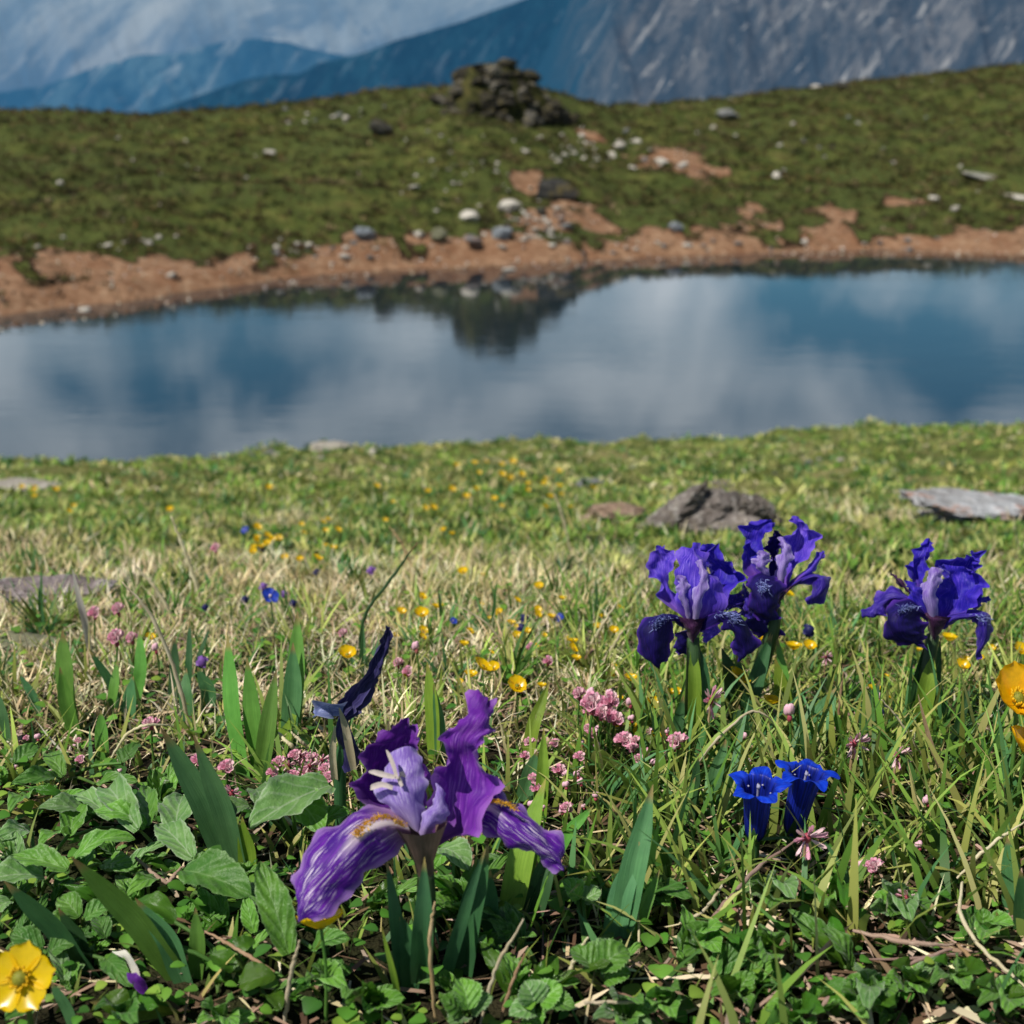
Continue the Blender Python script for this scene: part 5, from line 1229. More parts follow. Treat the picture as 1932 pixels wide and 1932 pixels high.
leaf_plant('fan of four tall green blades standing in the left middle, behind the broad leaves', (490, 1455), [
    ((462, 1465), (429, 1198), 40, G_IRIS, .02, -6), ((492, 1462), (466, 1240), 34, G_IRIS, .01, -2), ((488, 1478), (522, 1262), 30, G_IRIS, .015, 0), ((532, 1402), (574, 1292), 30, G_LIME, .01, -6)])
leaf_plant('two broad bright blades right behind the tall fan on the left', (553, 1395), [((552, 1398), (561, 1152), 36, G_IRIS, .02, 4), ((545, 1400), (553, 1212), 34, G_BLUE, .01, 4)])
leaf_plant('pair of parallel blades leaning left in front of the tall fan', (450, 1655), [((446, 1640), (303, 1372), 48, G_BLUE, -.005, 10), ((466, 1662), (365, 1387), 42, G_BLUE, .0, 8), ((470, 1668), (457, 1540), 34, G_LIME, .0, 4)])
leaf_plant('fan of long blades slanting up left above the bottom edge', (355, 1850), [((353, 1846), (134, 1616), 52, G_IRIS, -.01, 10), ((355, 1852), (255, 1694), 38, G_BLUE, .0, 12), ((367, 1848), (369, 1712), 28, G_IRIS, .005, 4)])
leaf_plant('dark blue green blade at the lower left edge', (178, 1835), [((180, 1838), (8, 1662), 54, G_DARK, -.005, 12), ((175, 1830), (110, 1712), 36, G_DARK, .0, 8)])
leaf_plant('blue green blade rising beside the corner buttercup', (145, 1925), [((152, 1945), (96, 1852), 36, G_BLUE, .0, 4)])
leaf_plant('wide bright green leaf lying sideways at the bottom left', (375, 1886), [((372, 1888), (170, 1890), 62, G_IRIS, -.012, 0), ((372, 1900), (190, 1925), 40, G_LIME, -.015, 4)])
leaf_plant('single broad lance leaf on the far left of the dry grass', (143, 1385), [((143, 1388), (118, 1188), 48, G_IRIS, .01, -4), ((150, 1392), (113, 1258), 26, G_IRIS, .0, -6)])
leaf_plant('dark narrow blades right of the lance leaf on the left', (215, 1345), [((238, 1345), (168, 1225), 22, G_DARK, .0, 6), ((205, 1355), (222, 1245), 22, G_IRIS, .01, 3), ((250, 1338), (264, 1185), 22, G_IRIS, .015, 8), ((240, 1360), (252, 1275), 26, G_BLUE, .0, 0)])
leaf_plant('thin dark grass like leaves by the straw stalk on the left', (350, 1330), [((325, 1330), (330, 1200), 20, G_DARK, .01, 2), ((352, 1342), (358, 1165), 14, G_DARK, .015, 2), ((395, 1340), (372, 1258), 26, G_BLUE, .0, 8), ((358, 1362), (352, 1260), 26, G_BLUE, .01, -3), ((368, 1300), (398, 1178), 12, G_DARK, .01, -6)])
leaf_plant('upright blade in front of the dry grass at the left', (190, 1430), [((196, 1440), (190, 1340), 26, G_IRIS, .005, 0), ((25, 1418), (-4, 1300), 22, G_BLUE, .005, 0), ((78, 1352), (35, 1268), 16, G_BLUE, .0, 4)])
leaf_plant('tall two toned blade right behind the large purple iris', (824, 1435), [((824, 1440), (806, 1248), 30, G_LIME, .01, 4), ((832, 1440), (818, 1290), 20, G_BLUE, .006, 4)])
leaf_plant('olive blades rising behind the right fall of the large purple iris', (992, 1520), [((990, 1440), (1036, 1286), 24, G_LIME, .015, -4), ((1021, 1555), (1026, 1372), 22, G_LIME, .01, 0), ((986, 1512), (1014, 1416), 30, G_BLUE, .0, 0), ((953, 1750), (1030, 1468), 46, G_LIME, .02, -6), ((960, 1720), (1000, 1540), 40, G_BLUE, .01, 0)])
leaf_plant('dark blades between the large purple iris and the olive ones', (850, 1835), [((872, 1838), (922, 1592), 44, G_DARK, .0, -6), ((940, 1790), (925, 1640), 34, G_DARK, .0, -8), ((1000, 1740), (1045, 1590), 40, G_DARK, .01, 0)])
leaf_plant('pair of broad blue green blades in the centre foreground', (1156, 1785), [((1154, 1785), (1206, 1588), 44, G_BLUE, .01, -6), ((1168, 1790), (1232, 1480), 46, G_BLUE, .02, -4), ((1182, 1788), (1245, 1640), 26, G_IRIS, .01, 0)])
leaf_plant('short leaves pointing up right beside the tip of the right fall', (1045, 1615), [((1042, 1612), (1120, 1520), 22, G_IRIS, .0, -4), ((1128, 1680), (1065, 1632), 24, G_BLUE, .0, 2)])
leaf_plant('light green blade leaning right of the iris clump stems', (1486, 1375), [((1490, 1392), (1462, 1240), 30, G_LIME, .005, 4), ((1534, 1412), (1576, 1298), 40, G_BLUE, .01, -4)])
leaf_plant('dark leaves around the foot of the single iris', (1660, 1405), [((1625, 1400), (1660, 1282), 26, G_DARK, .01, -4), ((1650, 1425), (1732, 1345), 16, G_IRIS, .0, -4), ((1790, 1430), (1830, 1290), 20, G_DARK, .01, 0), ((1598, 1408), (1575, 1340), 18, G_IRIS, .0, 0)])
leaf_plant('broad dark blade at the right edge in the foreground', (1916, 1728), [((1916, 1730), (1900, 1578), 36, G_BLUE, .005, 2), ((1935, 1780), (1925, 1640), 34, G_DARK, .0, 0), ((1900, 1790), (1880, 1720), 24, G_IRIS, .0, 0)])
leaf_plant('slim blades left of the gentians', (1350, 1540), [((1338, 1530), (1370, 1392), 26, G_BLUE, .005, -3), ((1300, 1560), (1318, 1420), 20, G_DARK, .005, 0), ((1270, 1580), (1312, 1466), 22, G_IRIS, .01, -3), ((1360, 1630), (1376, 1560), 24, G_IRIS, .0, 0), ((1395, 1610), (1345, 1655), 12, G_DARK, .0, 3)])
leaf_plant('dark blades in front of the left edge of the iris clump', (1268, 1420), [((1265, 1435), (1290, 1310), 22, G_DARK, .005, 0), ((1378, 1420), (1395, 1330), 26, G_DARK, .005, 0), ((1240, 1400), (1252, 1320), 14, G_DARK, .005, 0)])

# ================================================================== broad leaved plants
def broad_leaf(b, t, w, nrm, fold=.35, arch=.18, serr=.06, nv=29, nu=9, ns=9):
    b = np.asarray(b, float); t = np.asarray(t, float); L = np.linalg.norm(t - b); ax = (t - b) / L
    nrm = unit(nrm - ax * np.dot(nrm, ax)); side = np.cross(ax, nrm); V = []; U = []
    for i in range(nv):
        s = i / (nv - 1)
        hw = w * .52 * (max(0.0, math.sin(math.pi * min(1, s * .95 + .045) ** .9))) ** .66
        if s > .999: hw = w * .01
        saw = 1 + serr * (1 - 2 * ((s * ns) % 1.0)) * (1 if s < .97 else 0)
        c = b + ax * L * s + nrm * L * arch * (math.sin(math.pi * s * .9) - .5 * s * s)
        for u in np.linspace(-1, 1, nu):
            k = 1 if abs(u) < .99 else saw
            wv = .040 * L * math.sin(s * 11 + u * 2.0) * u * u + .016 * L * math.sin(s * 27 + u * 5.0) * abs(u)
            V.append(c + side * u * hw * k - ax * (.09 * L * u * u * (0 if s > .9 else 1) * 0) + nrm * (abs(u) * fold * hw + wv)); U.append((u * .5 + .5, s))
    return np.array(V), grid_faces(nv, nu), np.array(U)

UPV = np.array([0, -.25, 1.0])
def broad_plant(label, foot, leaves, mats, group=None, name='leafy_plant', serr=.06):
    """leaves: (base px, tip px, width px, base height, tip height)"""
    f = G(*foot); root = thing(name, label, 'leafy plant', f, group)
    for i, (bp, tp, w, h0, h1) in enumerate(leaves):
        b = G(bp[0], bp[1], h0); t = G(tp[0], tp[1], h1)
        if np.linalg.norm(t - b) > .06: t = b + unit(t - b) * .06
        mat = mats[i % len(mats)]
        nrm = UPV + np.array([random.uniform(-.3, .3), random.uniform(-.3, .1), 0])
        part('leaf', broad_leaf(b, t, pxw(w, b), nrm, random.uniform(.25, .55), random.uniform(.05, .22), serr), mat, root)
        part('leaf_stalk', tube([f - (0, 0, .004), (f + b) / 2 + (0, 0, .002), b], [.0009, .0007], 5, False, 6), G_STEM, root)
    return root
ML = [G_BROAD, G_PALE, G_DKBR]
broad_plant('plant with grey hairy leaves at the left edge', (70, 1680), [((128, 1640), (20, 1615), 52, .022, .024), ((82, 1652), (-30, 1660), 62, .016, .02), ((20, 1700), (-30, 1735), 46, .014, .012), ((130, 1575), (75, 1600), 40, .014, .018), ((60, 1570), (-10, 1590), 44, .012, .016)], [G_BROAD, G_PALE, G_PALE])
broad_plant('plant with upturned toothed leaves left of the leaning blades', (215, 1640), [((140, 1620), (254, 1580), 46, .022, .026), ((195, 1630), (252, 1640), 46, .014, .016), ((158, 1640), (178, 1585), 36, .018, .022), ((300, 1660), (240, 1690), 36, .010, .012)], [G_BROAD, G_BROAD, G_DKBR])
broad_plant('plant with bright folded leaves in the left middle foreground', (262, 1560), [((275, 1560), (174, 1530), 46, .020, .026), ((262, 1565), (200, 1488), 60, .022, .020), ((280, 1560), (278, 1485), 46, .020, .022), ((165, 1535), (70, 1525), 44, .014, .020), ((130, 1580), (150, 1505), 48, .012, .018), ((210, 1545), (130, 1500), 40, .014, .016)], [G_BROAD, G_PALE, G_BROAD, G_PALE])
broad_plant('plant with curled crescent leaves behind the leaning blades', (350, 1600), [((365, 1620), (300, 1555), 56, .020, .022), ((330, 1570), (345, 1500), 66, .020, .022), ((352, 1545), (300, 1520), 40, .016, .020)], [G_PALE, G_PALE, G_BROAD])
broad_plant('plant with one large dark toothed leaf below the leaning blades', (352, 1660), [((346, 1642), (474, 1690), 86, .022, .020), ((355, 1650), (430, 1620), 44, .016, .018), ((470, 1665), (500, 1725), 34, .012, .014)], [G_DKBR, G_BROAD])
broad_plant('plant with a big pale triangular leaf left of the large iris', (560, 1590), [((622, 1482), (470, 1562), 92, .030, .026), ((545, 1490), (610, 1570), 70, .028, .022), ((470, 1520), (410, 1545), 44, .022, .020), ((480, 1490), (500, 1530), 40, .020, .022), ((590, 1560), (660, 1530), 40, .018, .022)], [G_PALE, G_BROAD, G_PALE])
broad_plant('plant with upright green leaves under the left fall of the large iris', (540, 1780), [((545, 1800), (490, 1625), 62, .012, .035), ((552, 1770), (470, 1690), 40, .012, .022), ((590, 1790), (660, 1770), 42, .012, .018), ((480, 1760), (465, 1690), 32, .010, .02)], [G_BROAD, G_BROAD, G_DKBR])
broad_plant('plant with shiny round leaves at the bottom left', (470, 1850), [((452, 1858), (520, 1842), 56, .012, .014), ((440, 1832), (395, 1800), 46, .012, .016), ((500, 1880), (530, 1905), 40, .008, .010), ((440, 1800), (480, 1772), 36, .012, .014), ((300, 1780), (280, 1720), 44, .014, .022), ((330, 1740), (250, 1700), 46, .016, .020)], [G_SHIN], None, 'leafy_plant', .0)
broad_plant('plant with lobed leaves low left of the blades', (140, 1735), [((150, 1730), (115, 1690), 44, .012, .016), ((160, 1735), (220, 1700), 40, .012, .016), ((140, 1740), (85, 1745), 44, .010, .012), ((200, 1770), (180, 1730), 36, .010, .014)], [G_BROAD, G_DKBR])
broad_plant('plant with shaded leaves behind the corner buttercup', (60, 1800), [((80, 1790), (20, 1760), 46, .010, .014), ((90, 1800), (150, 1770), 42, .010, .014), ((70, 1900), (10, 1925), 50, .006, .010), ((200, 1810), (250, 1860), 40, .008, .01)], [G_DKBR])
broad_plant('plant with small leaves at the left edge in front of the dry grass', (110, 1470), [((110, 1470), (20, 1480), 36, .010, .014), ((120, 1465), (90, 1420), 34, .010, .014), ((30, 1440), (70, 1405), 36, .010, .014), ((180, 1480), (260, 1475), 30, .008, .012), ((230, 1440), (262, 1402), 40, .012, .016), ((60, 1500), (20, 1530), 38, .008, .014)], [G_DKBR, G_BROAD])
broad_plant('plant with a pale nodding leaf right of the large iris stem', (870, 1660), [((830, 1600), (885, 1640), 64, .022, .018), ((850, 1590), (820, 1640), 36, .018, .014), ((945, 1620), (900, 1640), 30, .016, .012)], [G_PALE, G_BROAD])
broad_plant('lobed leaf plant low beside the twigs in the centre foreground', (1110, 1840), [((1130, 1830), (1185, 1790), 66, .014, .018), ((1120, 1828), (1075, 1790), 60, .014, .018), ((1130, 1835), (1140, 1770), 56, .012, .018), ((1140, 1850), (1190, 1835), 46, .010, .014), ((1090, 1700), (1060, 1660), 46, .012, .02), ((1100, 1700), (1135, 1680), 40, .012, .016)], [G_BROAD, G_BROAD, G_PALE], None, 'leafy_plant', .10)
broad_plant('rosette of crinkled pale green leaves at the bottom centre', (880, 1905), [((885, 1905), (868, 1845), 56, .014, .020), ((890, 1910), (930, 1880), 46, .010, .016), ((870, 1910), (830, 1885), 50, .010, .016), ((880, 1920), (850, 1935), 46, .008, .01)], [G_BROAD, G_PALE], None, 'leafy_plant', .12)
broad_plant('rosette of crinkled leaves right of the bottom centre one', (1020, 1905), [((1010, 1895), (990, 1850), 60, .012, .018), ((1020, 1895), (1060, 1858), 60, .012, .018), ((1030, 1905), (1085, 1900), 54, .010, .014), ((1010, 1910), (960, 1915), 50, .010, .012), ((1000, 1920), (1020, 1940), 50, .006, .008)], [G_PALE, G_BROAD, G_BROAD], None, 'leafy_plant', .12)
LOW = [(1260, 1905, 'low plant with rounded leaves at the bottom, right of the lying white straw'), (1385, 1880, 'low plant with a large grey green leaf at the bottom, left of the dry leaf'), (1440, 1800, 'low plant with bright leaves beside the dry leaf'), (1640, 1900, 'low plant with oval leaves below the crossing twigs'),
       (1720, 1860, 'low plant with upright oval leaves right of the dry leaf'), (1800, 1850, 'low plant with rounded leaves under the yellow stalk'), (1890, 1890, 'low plant with dark oval leaves in the bottom right corner'), (1560, 1690, 'low plant with two long leaves below the star flower'),
       (1690, 1720, 'low plant with a bright spoon shaped leaf in the right foreground'), (1330, 1790, 'low plant in the shade left of the long dry leaf'), (1500, 1925, 'low plant at the bottom edge under the dry leaf'), (1240, 1700, 'low plant between the centre blades and the pinkish stem'),
       (700, 1900, 'low plant in deep shade at the foot of the large iris'), (620, 1850, 'low plant in deep shade left of the large iris foot'), (1460, 1690, 'low plant under the gentians'), (1850, 1760, 'low plant right of the crossing twigs'),
       (240, 1920, 'low plant at the bottom edge under the wide sideways leaf'), (420, 1930, 'low plant at the bottom edge right of the wide sideways leaf'), (1180, 1925, 'low plant at the very bottom right of the crinkled rosettes')]
for j, (a, b, lab) in enumerate(LOW):
    lv = []
    n = random.randint(5, 7)
    for q in range(n):
        th = q * 6.283 / n + random.uniform(-.3, .3); r0 = random.uniform(6, 14); r1 = random.uniform(38, 66)
        lv.append(((a + r0 * math.cos(th), b + r0 * .6 * math.sin(th)), (a + r1 * math.cos(th), b + r1 * .6 * math.sin(th) - 14), random.uniform(34, 54), .006, random.uniform(.010, .022)))
    mats = random.choice([[G_BROAD], [G_BROAD, G_SHIN], [G_SHIN, G_DKBR], [G_BROAD, G_PALE], [G_DKBR, G_BROAD]])
    if b > 1780 and a > 1200: mats = [G_SHIN, G_BROAD, G_BROAD]
    broad_plant(lab, (a, b), lv, mats, None, 'leafy_plant', random.choice([0, .03, .05]))

# low plants repeated through the crowded corners: copies of a few of the ones above
_srcs = [o for o in bpy.data.objects if o.name.startswith('leafy_plant') and o.get('label', '').startswith('low plant')]
def more_plants(n, x0, x1, y0, y1, label, group, s0=.45, s1=.85):
    for i in range(n):
        o = copy_tree(random.choice(_srcs)); p = G(random.uniform(x0, x1), random.uniform(y0, y1))
        s = random.uniform(s0, s1); o.location = tuple(p); o.scale = (s, s, s * random.uniform(.8, 1.1)); o.rotation_euler = (0, 0, random.uniform(0, 6.28))
        tag(o, label, 'leafy plant', group)
more_plants(46, -10, 560, 1480, 1930, 'small leafy plant among the crowded broad leaves of the left foreground', 'small leafy plants crowding the left foreground')
more_plants(12, 1250, 1930, 1850, 1930, 'small leafy plant between the twigs of the bottom right foreground', 'small leafy plants of the bottom right foreground', .5, .9)
more_plants(16, 560, 1250, 1700, 1930, 'small leafy plant in the bottom centre around the foot of the large iris', 'small leafy plants of the bottom centre', .5, .9)

# ================================================================== stalks, twigs, dry leaves
def stalk(label, pts, w, mat, name='dry_stalk', cat='stalk', lean=0.0, flat=False, lying=None, top=None):
    """pts in px from tip or base; the lowest picture point stands on the turf unless lying heights are given"""
    i0 = int(np.argmax([p[1] for p in pts]))
    if lying is not None:
        P = [G(p[0], p[1], h) for p, h in zip(pts, np.interp(np.linspace(0, 1, len(pts)), np.linspace(0, 1, len(lying)), lying))]
    else:
        b = G(*pts[i0]); n = len(pts)
        P = [at_y(p[0], p[1], b[1] + lean * abs(k - i0) / max(1, n - 1)) for k, p in enumerate(pts)]
        P[i0] = b - np.array([0, 0, .004])
    r = pxw(max(w, 5), P[i0]) * .5
    root = P[i0]
    if flat: geo = strip(P, r * 2, (.8, .2, .6), .45, 26, [.35, .8, 1, 1, .95, .8, .5, .1] if pts[0][1] > pts[-1][1] else [.1, .5, .8, .95, 1, 1, .8, .5], 5, .5, random.uniform(0, 5))
    else:
        Q_ = catmull(P, 40); jit = RNG.normal(size=(40, 3)) * r * .22; jit[0] = 0; Q_ = Q_ + jit; Q_ = (Q_ + np.roll(Q_, 1, 0) * (np.arange(40) > 0)[:, None] + Q_ * (np.arange(40) == 0)[:, None]) / 2
        geo = tube(Q_, [r * .55, r * .7, r * .95, r * .75, r * .85, r * .55, r * .35], 7, True)
    V = geo[0] - root
    o = link(name, mesh_np(name, V, geo[1], True, None, geo[2]), mat); o.location = tuple(root)
    return tag(o, label, cat)

S = stalk
S('bleached white blade sticking up from the dry grass at the far left', [(172, 1240), (160, 1180), (150, 1130), (137, 1074)], 13, WHITEST, 'grass_stalk', 'dry grass stalk', 0, True)
S('tall grass stalk with a straw tip, highest one left of the middle', [(382, 1145), (370, 1100), (345, 1030), (322, 972)], 9, STRAW, 'grass_stalk')
S('thin pale grass stalk leaning left beside the tallest stalk', [(345, 1190), (300, 1120), (250, 1060)], 8, STRAW, 'grass_stalk')
S('long straw stalk crossing the left grass down to the blade pair', [(360, 1388), (340, 1300), (290, 1170), (228, 1095)], 9, STRAW, 'dry_stalk')
S('dark green rush stem leaning right above the withered bud', [(672, 1240), (690, 1160), (740, 1090), (790, 1020)], 7.5, G_DARK, 'rush_stem')
S('short dark seed stem right of the leaning rush', [(790, 1082), (806, 1062), (822, 1046)], 4, G_DARK, 'rush_stem')
S('tan stalk crossing the leaning rush stem', [(788, 1095), (760, 1030), (733, 992)], 7, TAN, 'grass_stalk')
S('hair thin pale stalk left of the rough boulder', [(1078, 1040), (1060, 970), (1045, 930)], 6, STRAW, 'grass_stalk')
S('pale arched straw in the dry grass at the centre right', [(965, 1250), (945, 1210), (910, 1170), (850, 1135)], 5, STRAW, 'dry_stalk')
S('orange tan blade standing in front of the single iris', [(1780, 1505), (1770, 1450), (1755, 1400), (1732, 1310)], 11, TAN, 'grass_stalk', 'dry grass stalk', 0, True)
S('pinkish straw leaning from the white bud down to the right', [(1782, 1478), (1721, 1396), (1690, 1350), (1662, 1318)], 5, STRAW, 'dry_stalk')
S('dark green stem slanting up to the big golden buttercups', [(1778, 1445), (1802, 1396), (1845, 1355), (1895, 1318)], 7, G_DARK, 'flower_stem', 'stem')
S('straw lying from the right edge down into the foreground', [(1805, 1657), (1868, 1595), (1935, 1550)], 8, STRAW, 'dry_stalk', 'stalk', 0, False, [.012, .022, .03])
S('yellow tan stalk bending down toward the bottom right corner', [(1816, 1665), (1812, 1721), (1851, 1788), (1907, 1837), (1940, 1868)], 10, STRAW, 'dry_stalk', 'stalk', 0, False, [.02, .018, .016, .012, .01])
S('long flat dry leaf lying at the bottom right', [(1424, 1907), (1501, 1851), (1571, 1781), (1610, 1740)], 28, PINKTAN, 'dry_leaf', 'dry leaf', 0, True, [.008, .012, .014, .012])
S('curled brown twig hooking under the flat dry leaf', [(1560, 1837), (1578, 1865), (1553, 1896), (1500, 1914)], 13, PINKTAN, 'twig', 'twig', 0, False, [.012, .010, .008, .006])
S('thick pinkish twig lying across the right foreground', [(1606, 1756), (1693, 1774), (1750, 1782), (1800, 1782)], 12, PINKTAN, 'twig', 'twig', 0, False, [.010, .014, .014, .012])
S('twig slanting down right from the end of the thick pinkish twig', [(1806, 1780), (1840, 1815), (1882, 1842)], 10, TAN, 'twig', 'twig', 0, False, [.012, .012, .01])
S('twig slanting down left below the thick pinkish twig', [(1795, 1790), (1740, 1810), (1690, 1826)], 9, PINKTAN, 'twig', 'twig', 0, False, [.012, .010, .008])
S('grey twig lying flat below the thick pinkish twig', [(1640, 1810), (1720, 1808), (1800, 1800), (1870, 1795)], 7, PINKTAN, 'twig', 'twig', 0, False, [.008, .01, .01, .008])
S('pinkish stem curving from the star flower down to the left', [(1338, 1738), (1371, 1702), (1431, 1637), (1505, 1583)], 11, PINKTAN, 'flower_stem', 'stem', 0, False, [.010, .014, .018, .022])
S('straw lying beside the pinkish stem under the gentians', [(1282, 1742), (1330, 1715), (1375, 1650)], 8, STRAW, 'dry_stalk', 'stalk', 0, False, [.010, .014, .018])
S('arched straw stalk between the iris clump and the gentians', [(1308, 1455), (1340, 1410), (1375, 1374), (1415, 1343), (1445, 1350), (1466, 1372)], 6, STRAW, 'dry_stalk', 'stalk', 0, False, [.015, .03, .038, .042, .040, .034])
S('straight tan stalk just right of the large iris stem', [(824, 1935), (811, 1790), (820, 1700)], 10, TAN, 'dry_stalk', 'stalk')
S('long straw leaning right in the bottom centre', [(902, 1935), (934, 1833), (990, 1732)], 9, STRAW, 'dry_stalk', 'stalk')
S('shorter tan straw parallel to the long one in the bottom centre', [(937, 1930), (965, 1860), (992, 1796)], 9, TAN, 'dry_stalk', 'stalk')
S('straw behind the crinkled rosette leaning right', [(1049, 1880), (1080, 1820), (1110, 1768)], 11, STRAW, 'dry_stalk', 'stalk')
S('white straw lying level at the bottom centre right', [(1102, 1892), (1160, 1891), (1240, 1890)], 9, STRAW, 'dry_stalk', 'stalk', 0, False, [.014, .014, .014])
S('yellowing blade left of the large iris foot', [(762, 1935), (741, 1833), (720, 1748)], 12, G_LIME, 'grass_stalk', 'grass stalk', 0, True)
S('pale thick stalk under the half hidden buttercup', [(535, 1940), (546, 1851), (566, 1772)], 11, STRAW, 'flower_stem', 'stem')
S('tan straw slanting down right in the lower left', [(518, 1834), (445, 1790), (374, 1750)], 9, TAN, 'dry_stalk', 'stalk', 0, False, [.014, .016, .016])
S('bent pinkish straw in the shade of the lower left', [(255, 1618), (311, 1664), (330, 1650), (348, 1632)], 10, PINKTAN, 'dry_stalk', 'stalk', 0, False, [.016, .010, .012, .016])
S('pale arched straw by the pink flower on the left', [(210, 1430), (238, 1388), (276, 1368), (330, 1370)], 7, STRAW, 'dry_stalk', 'stalk', 0, False, [.01, .02, .025, .02])
S('straw pointing down right behind the tall leaf fan', [(565, 1420), (540, 1398), (516, 1374)], 9, STRAW, 'dry_stalk', 'stalk', 0, False, [.012, .018, .02])
S('second straw behind the tall leaf fan, farther right', [(585, 1415), (565, 1396), (545, 1378)], 7, STRAW, 'dry_stalk', 'stalk', 0, False, [.012, .018, .02])
S('pale straw leaning right in the middle of the dry grass', [(1088, 1250), (1130, 1190), (1165, 1135)], 7, STRAW, 'dry_stalk', 'stalk')
S('pale straw leaning right just left of the iris clump', [(1120, 1280), (1150, 1230), (1180, 1185)], 7, STRAW, 'dry_stalk', 'stalk')
S('dark stalk under the faded flower right of the iris clump', [(1580, 1385), (1585, 1320), (1592, 1265)], 6, TAN, 'dry_stalk', 'stalk')
S('wilted white petals hanging over a violet one at the lower left', [(212, 1795), (232, 1800), (250, 1828), (262, 1860)], 18, WHITEST, 'wilted_flower', 'flower', 0, True, [.016, .018, .014, .010])
S('wilted violet petal lying in the shade at the lower left', [(240, 1835), (252, 1850), (275, 1872)], 26, P_STDD, 'wilted_flower', 'flower', 0, True, [.014, .014, .01])
# ================================================================== grass and litter (what nobody could count)
def srgb(h):
    return tuple((c / 12.92 if c <= .04045 else ((c + .055) / 1.055) ** 2.4) for c in h)

def veg_mat(name, transl=.30, rough=.5, spec=.3):
    m = NT(name); c = m.attr('Col')
    return m.finish(c, rough, spec, None, transl)
M_GRASS = veg_mat('grass_mat'); M_DRY = veg_mat('dry_grass_mat', .25, .65, .15); M_LIT = veg_mat('litter_mat', .05, .8, .1); M_TUFT = veg_mat('hill_grass_mat', .3, .8, .1)

def blades(P, L, Wd, az, lean, curl, C, seg=3, twist=None):
    n = len(P); t = np.linspace(0, 1, seg + 1)
    dh = np.stack([np.cos(az), np.sin(az), np.zeros(n)], 1)
    tw = az + np.pi / 2 + (RNG.uniform(-1.0, 1.0, n) if twist is None else twist)
    sd = np.stack([np.cos(tw), np.sin(tw), np.zeros(n)], 1)
    V = np.zeros((n, 2 * seg + 1, 3)); K = np.zeros((n, 2 * seg + 1, 3))
    up = np.array([0, 0, 1.0])
    for k in range(seg + 1):
        th = lean + curl * t[k]
        # integrate direction
        if k == 0: c = P.copy()
        else:
            thm = lean + curl * (t[k] + t[k - 1]) / 2
            c = c + (np.sin(thm)[:, None] * dh + np.cos(thm)[:, None] * up) * (L / seg)[:, None]
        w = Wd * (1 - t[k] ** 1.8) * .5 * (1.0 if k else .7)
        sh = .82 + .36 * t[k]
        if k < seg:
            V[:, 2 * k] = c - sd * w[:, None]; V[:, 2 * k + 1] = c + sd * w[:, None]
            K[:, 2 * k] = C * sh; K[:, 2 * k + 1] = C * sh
        else:
            V[:, 2 * k] = c; K[:, 2 * k] = C * sh
    f = []
    for k in range(seg - 1):
        f += [(2 * k, 2 * k + 1, 2 * k + 3), (2 * k, 2 * k + 3, 2 * k + 2)]
    f.append((2 * seg - 2, 2 * seg - 1, 2 * seg))
    f = np.array(f)[None] + (np.arange(n) * (2 * seg + 1))[:, None, None]
    return V.reshape(-1, 3), f.reshape(-1, 3), K.reshape(-1, 3)

def stuff(name, geos, mat, label):
    V = []; F = []; K = []; n = 0
    for v, f, k in geos:
        V.append(v); F.append(f + n); K.append(k); n += len(v)
    me = mesh_np(name, np.vstack(V), np.vstack(F), True, np.vstack(K))
    o = link(name, me, mat); tag(o, label, None, None, 'stuff'); o['category'] = name.replace('_', ' ')
    return o

def pal(cols, n, w=None, var=.18):
    cols = np.array(cols); i = RNG.choice(len(cols), n, p=w)
    c = cols[i] * RNG.uniform(1 - var, 1 + var, (n, 1)) * RNG.uniform(.93, 1.07, (n, 3))
    return c
GREENS = [(0.128, 0.270, 0.035), (0.203, 0.351, 0.054), (0.074, 0.182, 0.035), (0.297, 0.419, 0.081), (0.088, 0.230, 0.074)]
OLIVE = [(0.260, 0.312, 0.062), (0.390, 0.416, 0.111), (0.182, 0.247, 0.052), (0.494, 0.468, 0.169)]
STRAWS = [(.66, .55, .32), (.80, .70, .46), (.52, .42, .23), (.88, .80, .58), (.42, .38, .16)]
BROWN = [(.14, .085, .05), (.24, .15, .10), (.32, .21, .15), (.085, .055, .035), (.42, .30, .23)]

def region(n, y0, y1, half=.62, extra=.14, power=1.0):
    y = (RNG.uniform(y0 ** (2 / power), y1 ** (2 / power), n)) ** (power / 2)
    x = RNG.uniform(-1, 1, n) * (half * y + extra)
    return x, y
def pix(x, y, z):
    zc = y * CP - (z - CZ) * SP; yc = y * SP + (z - CZ) * CP
    return 966 + FPX * x / zc, 966 - FPX * yc / zc

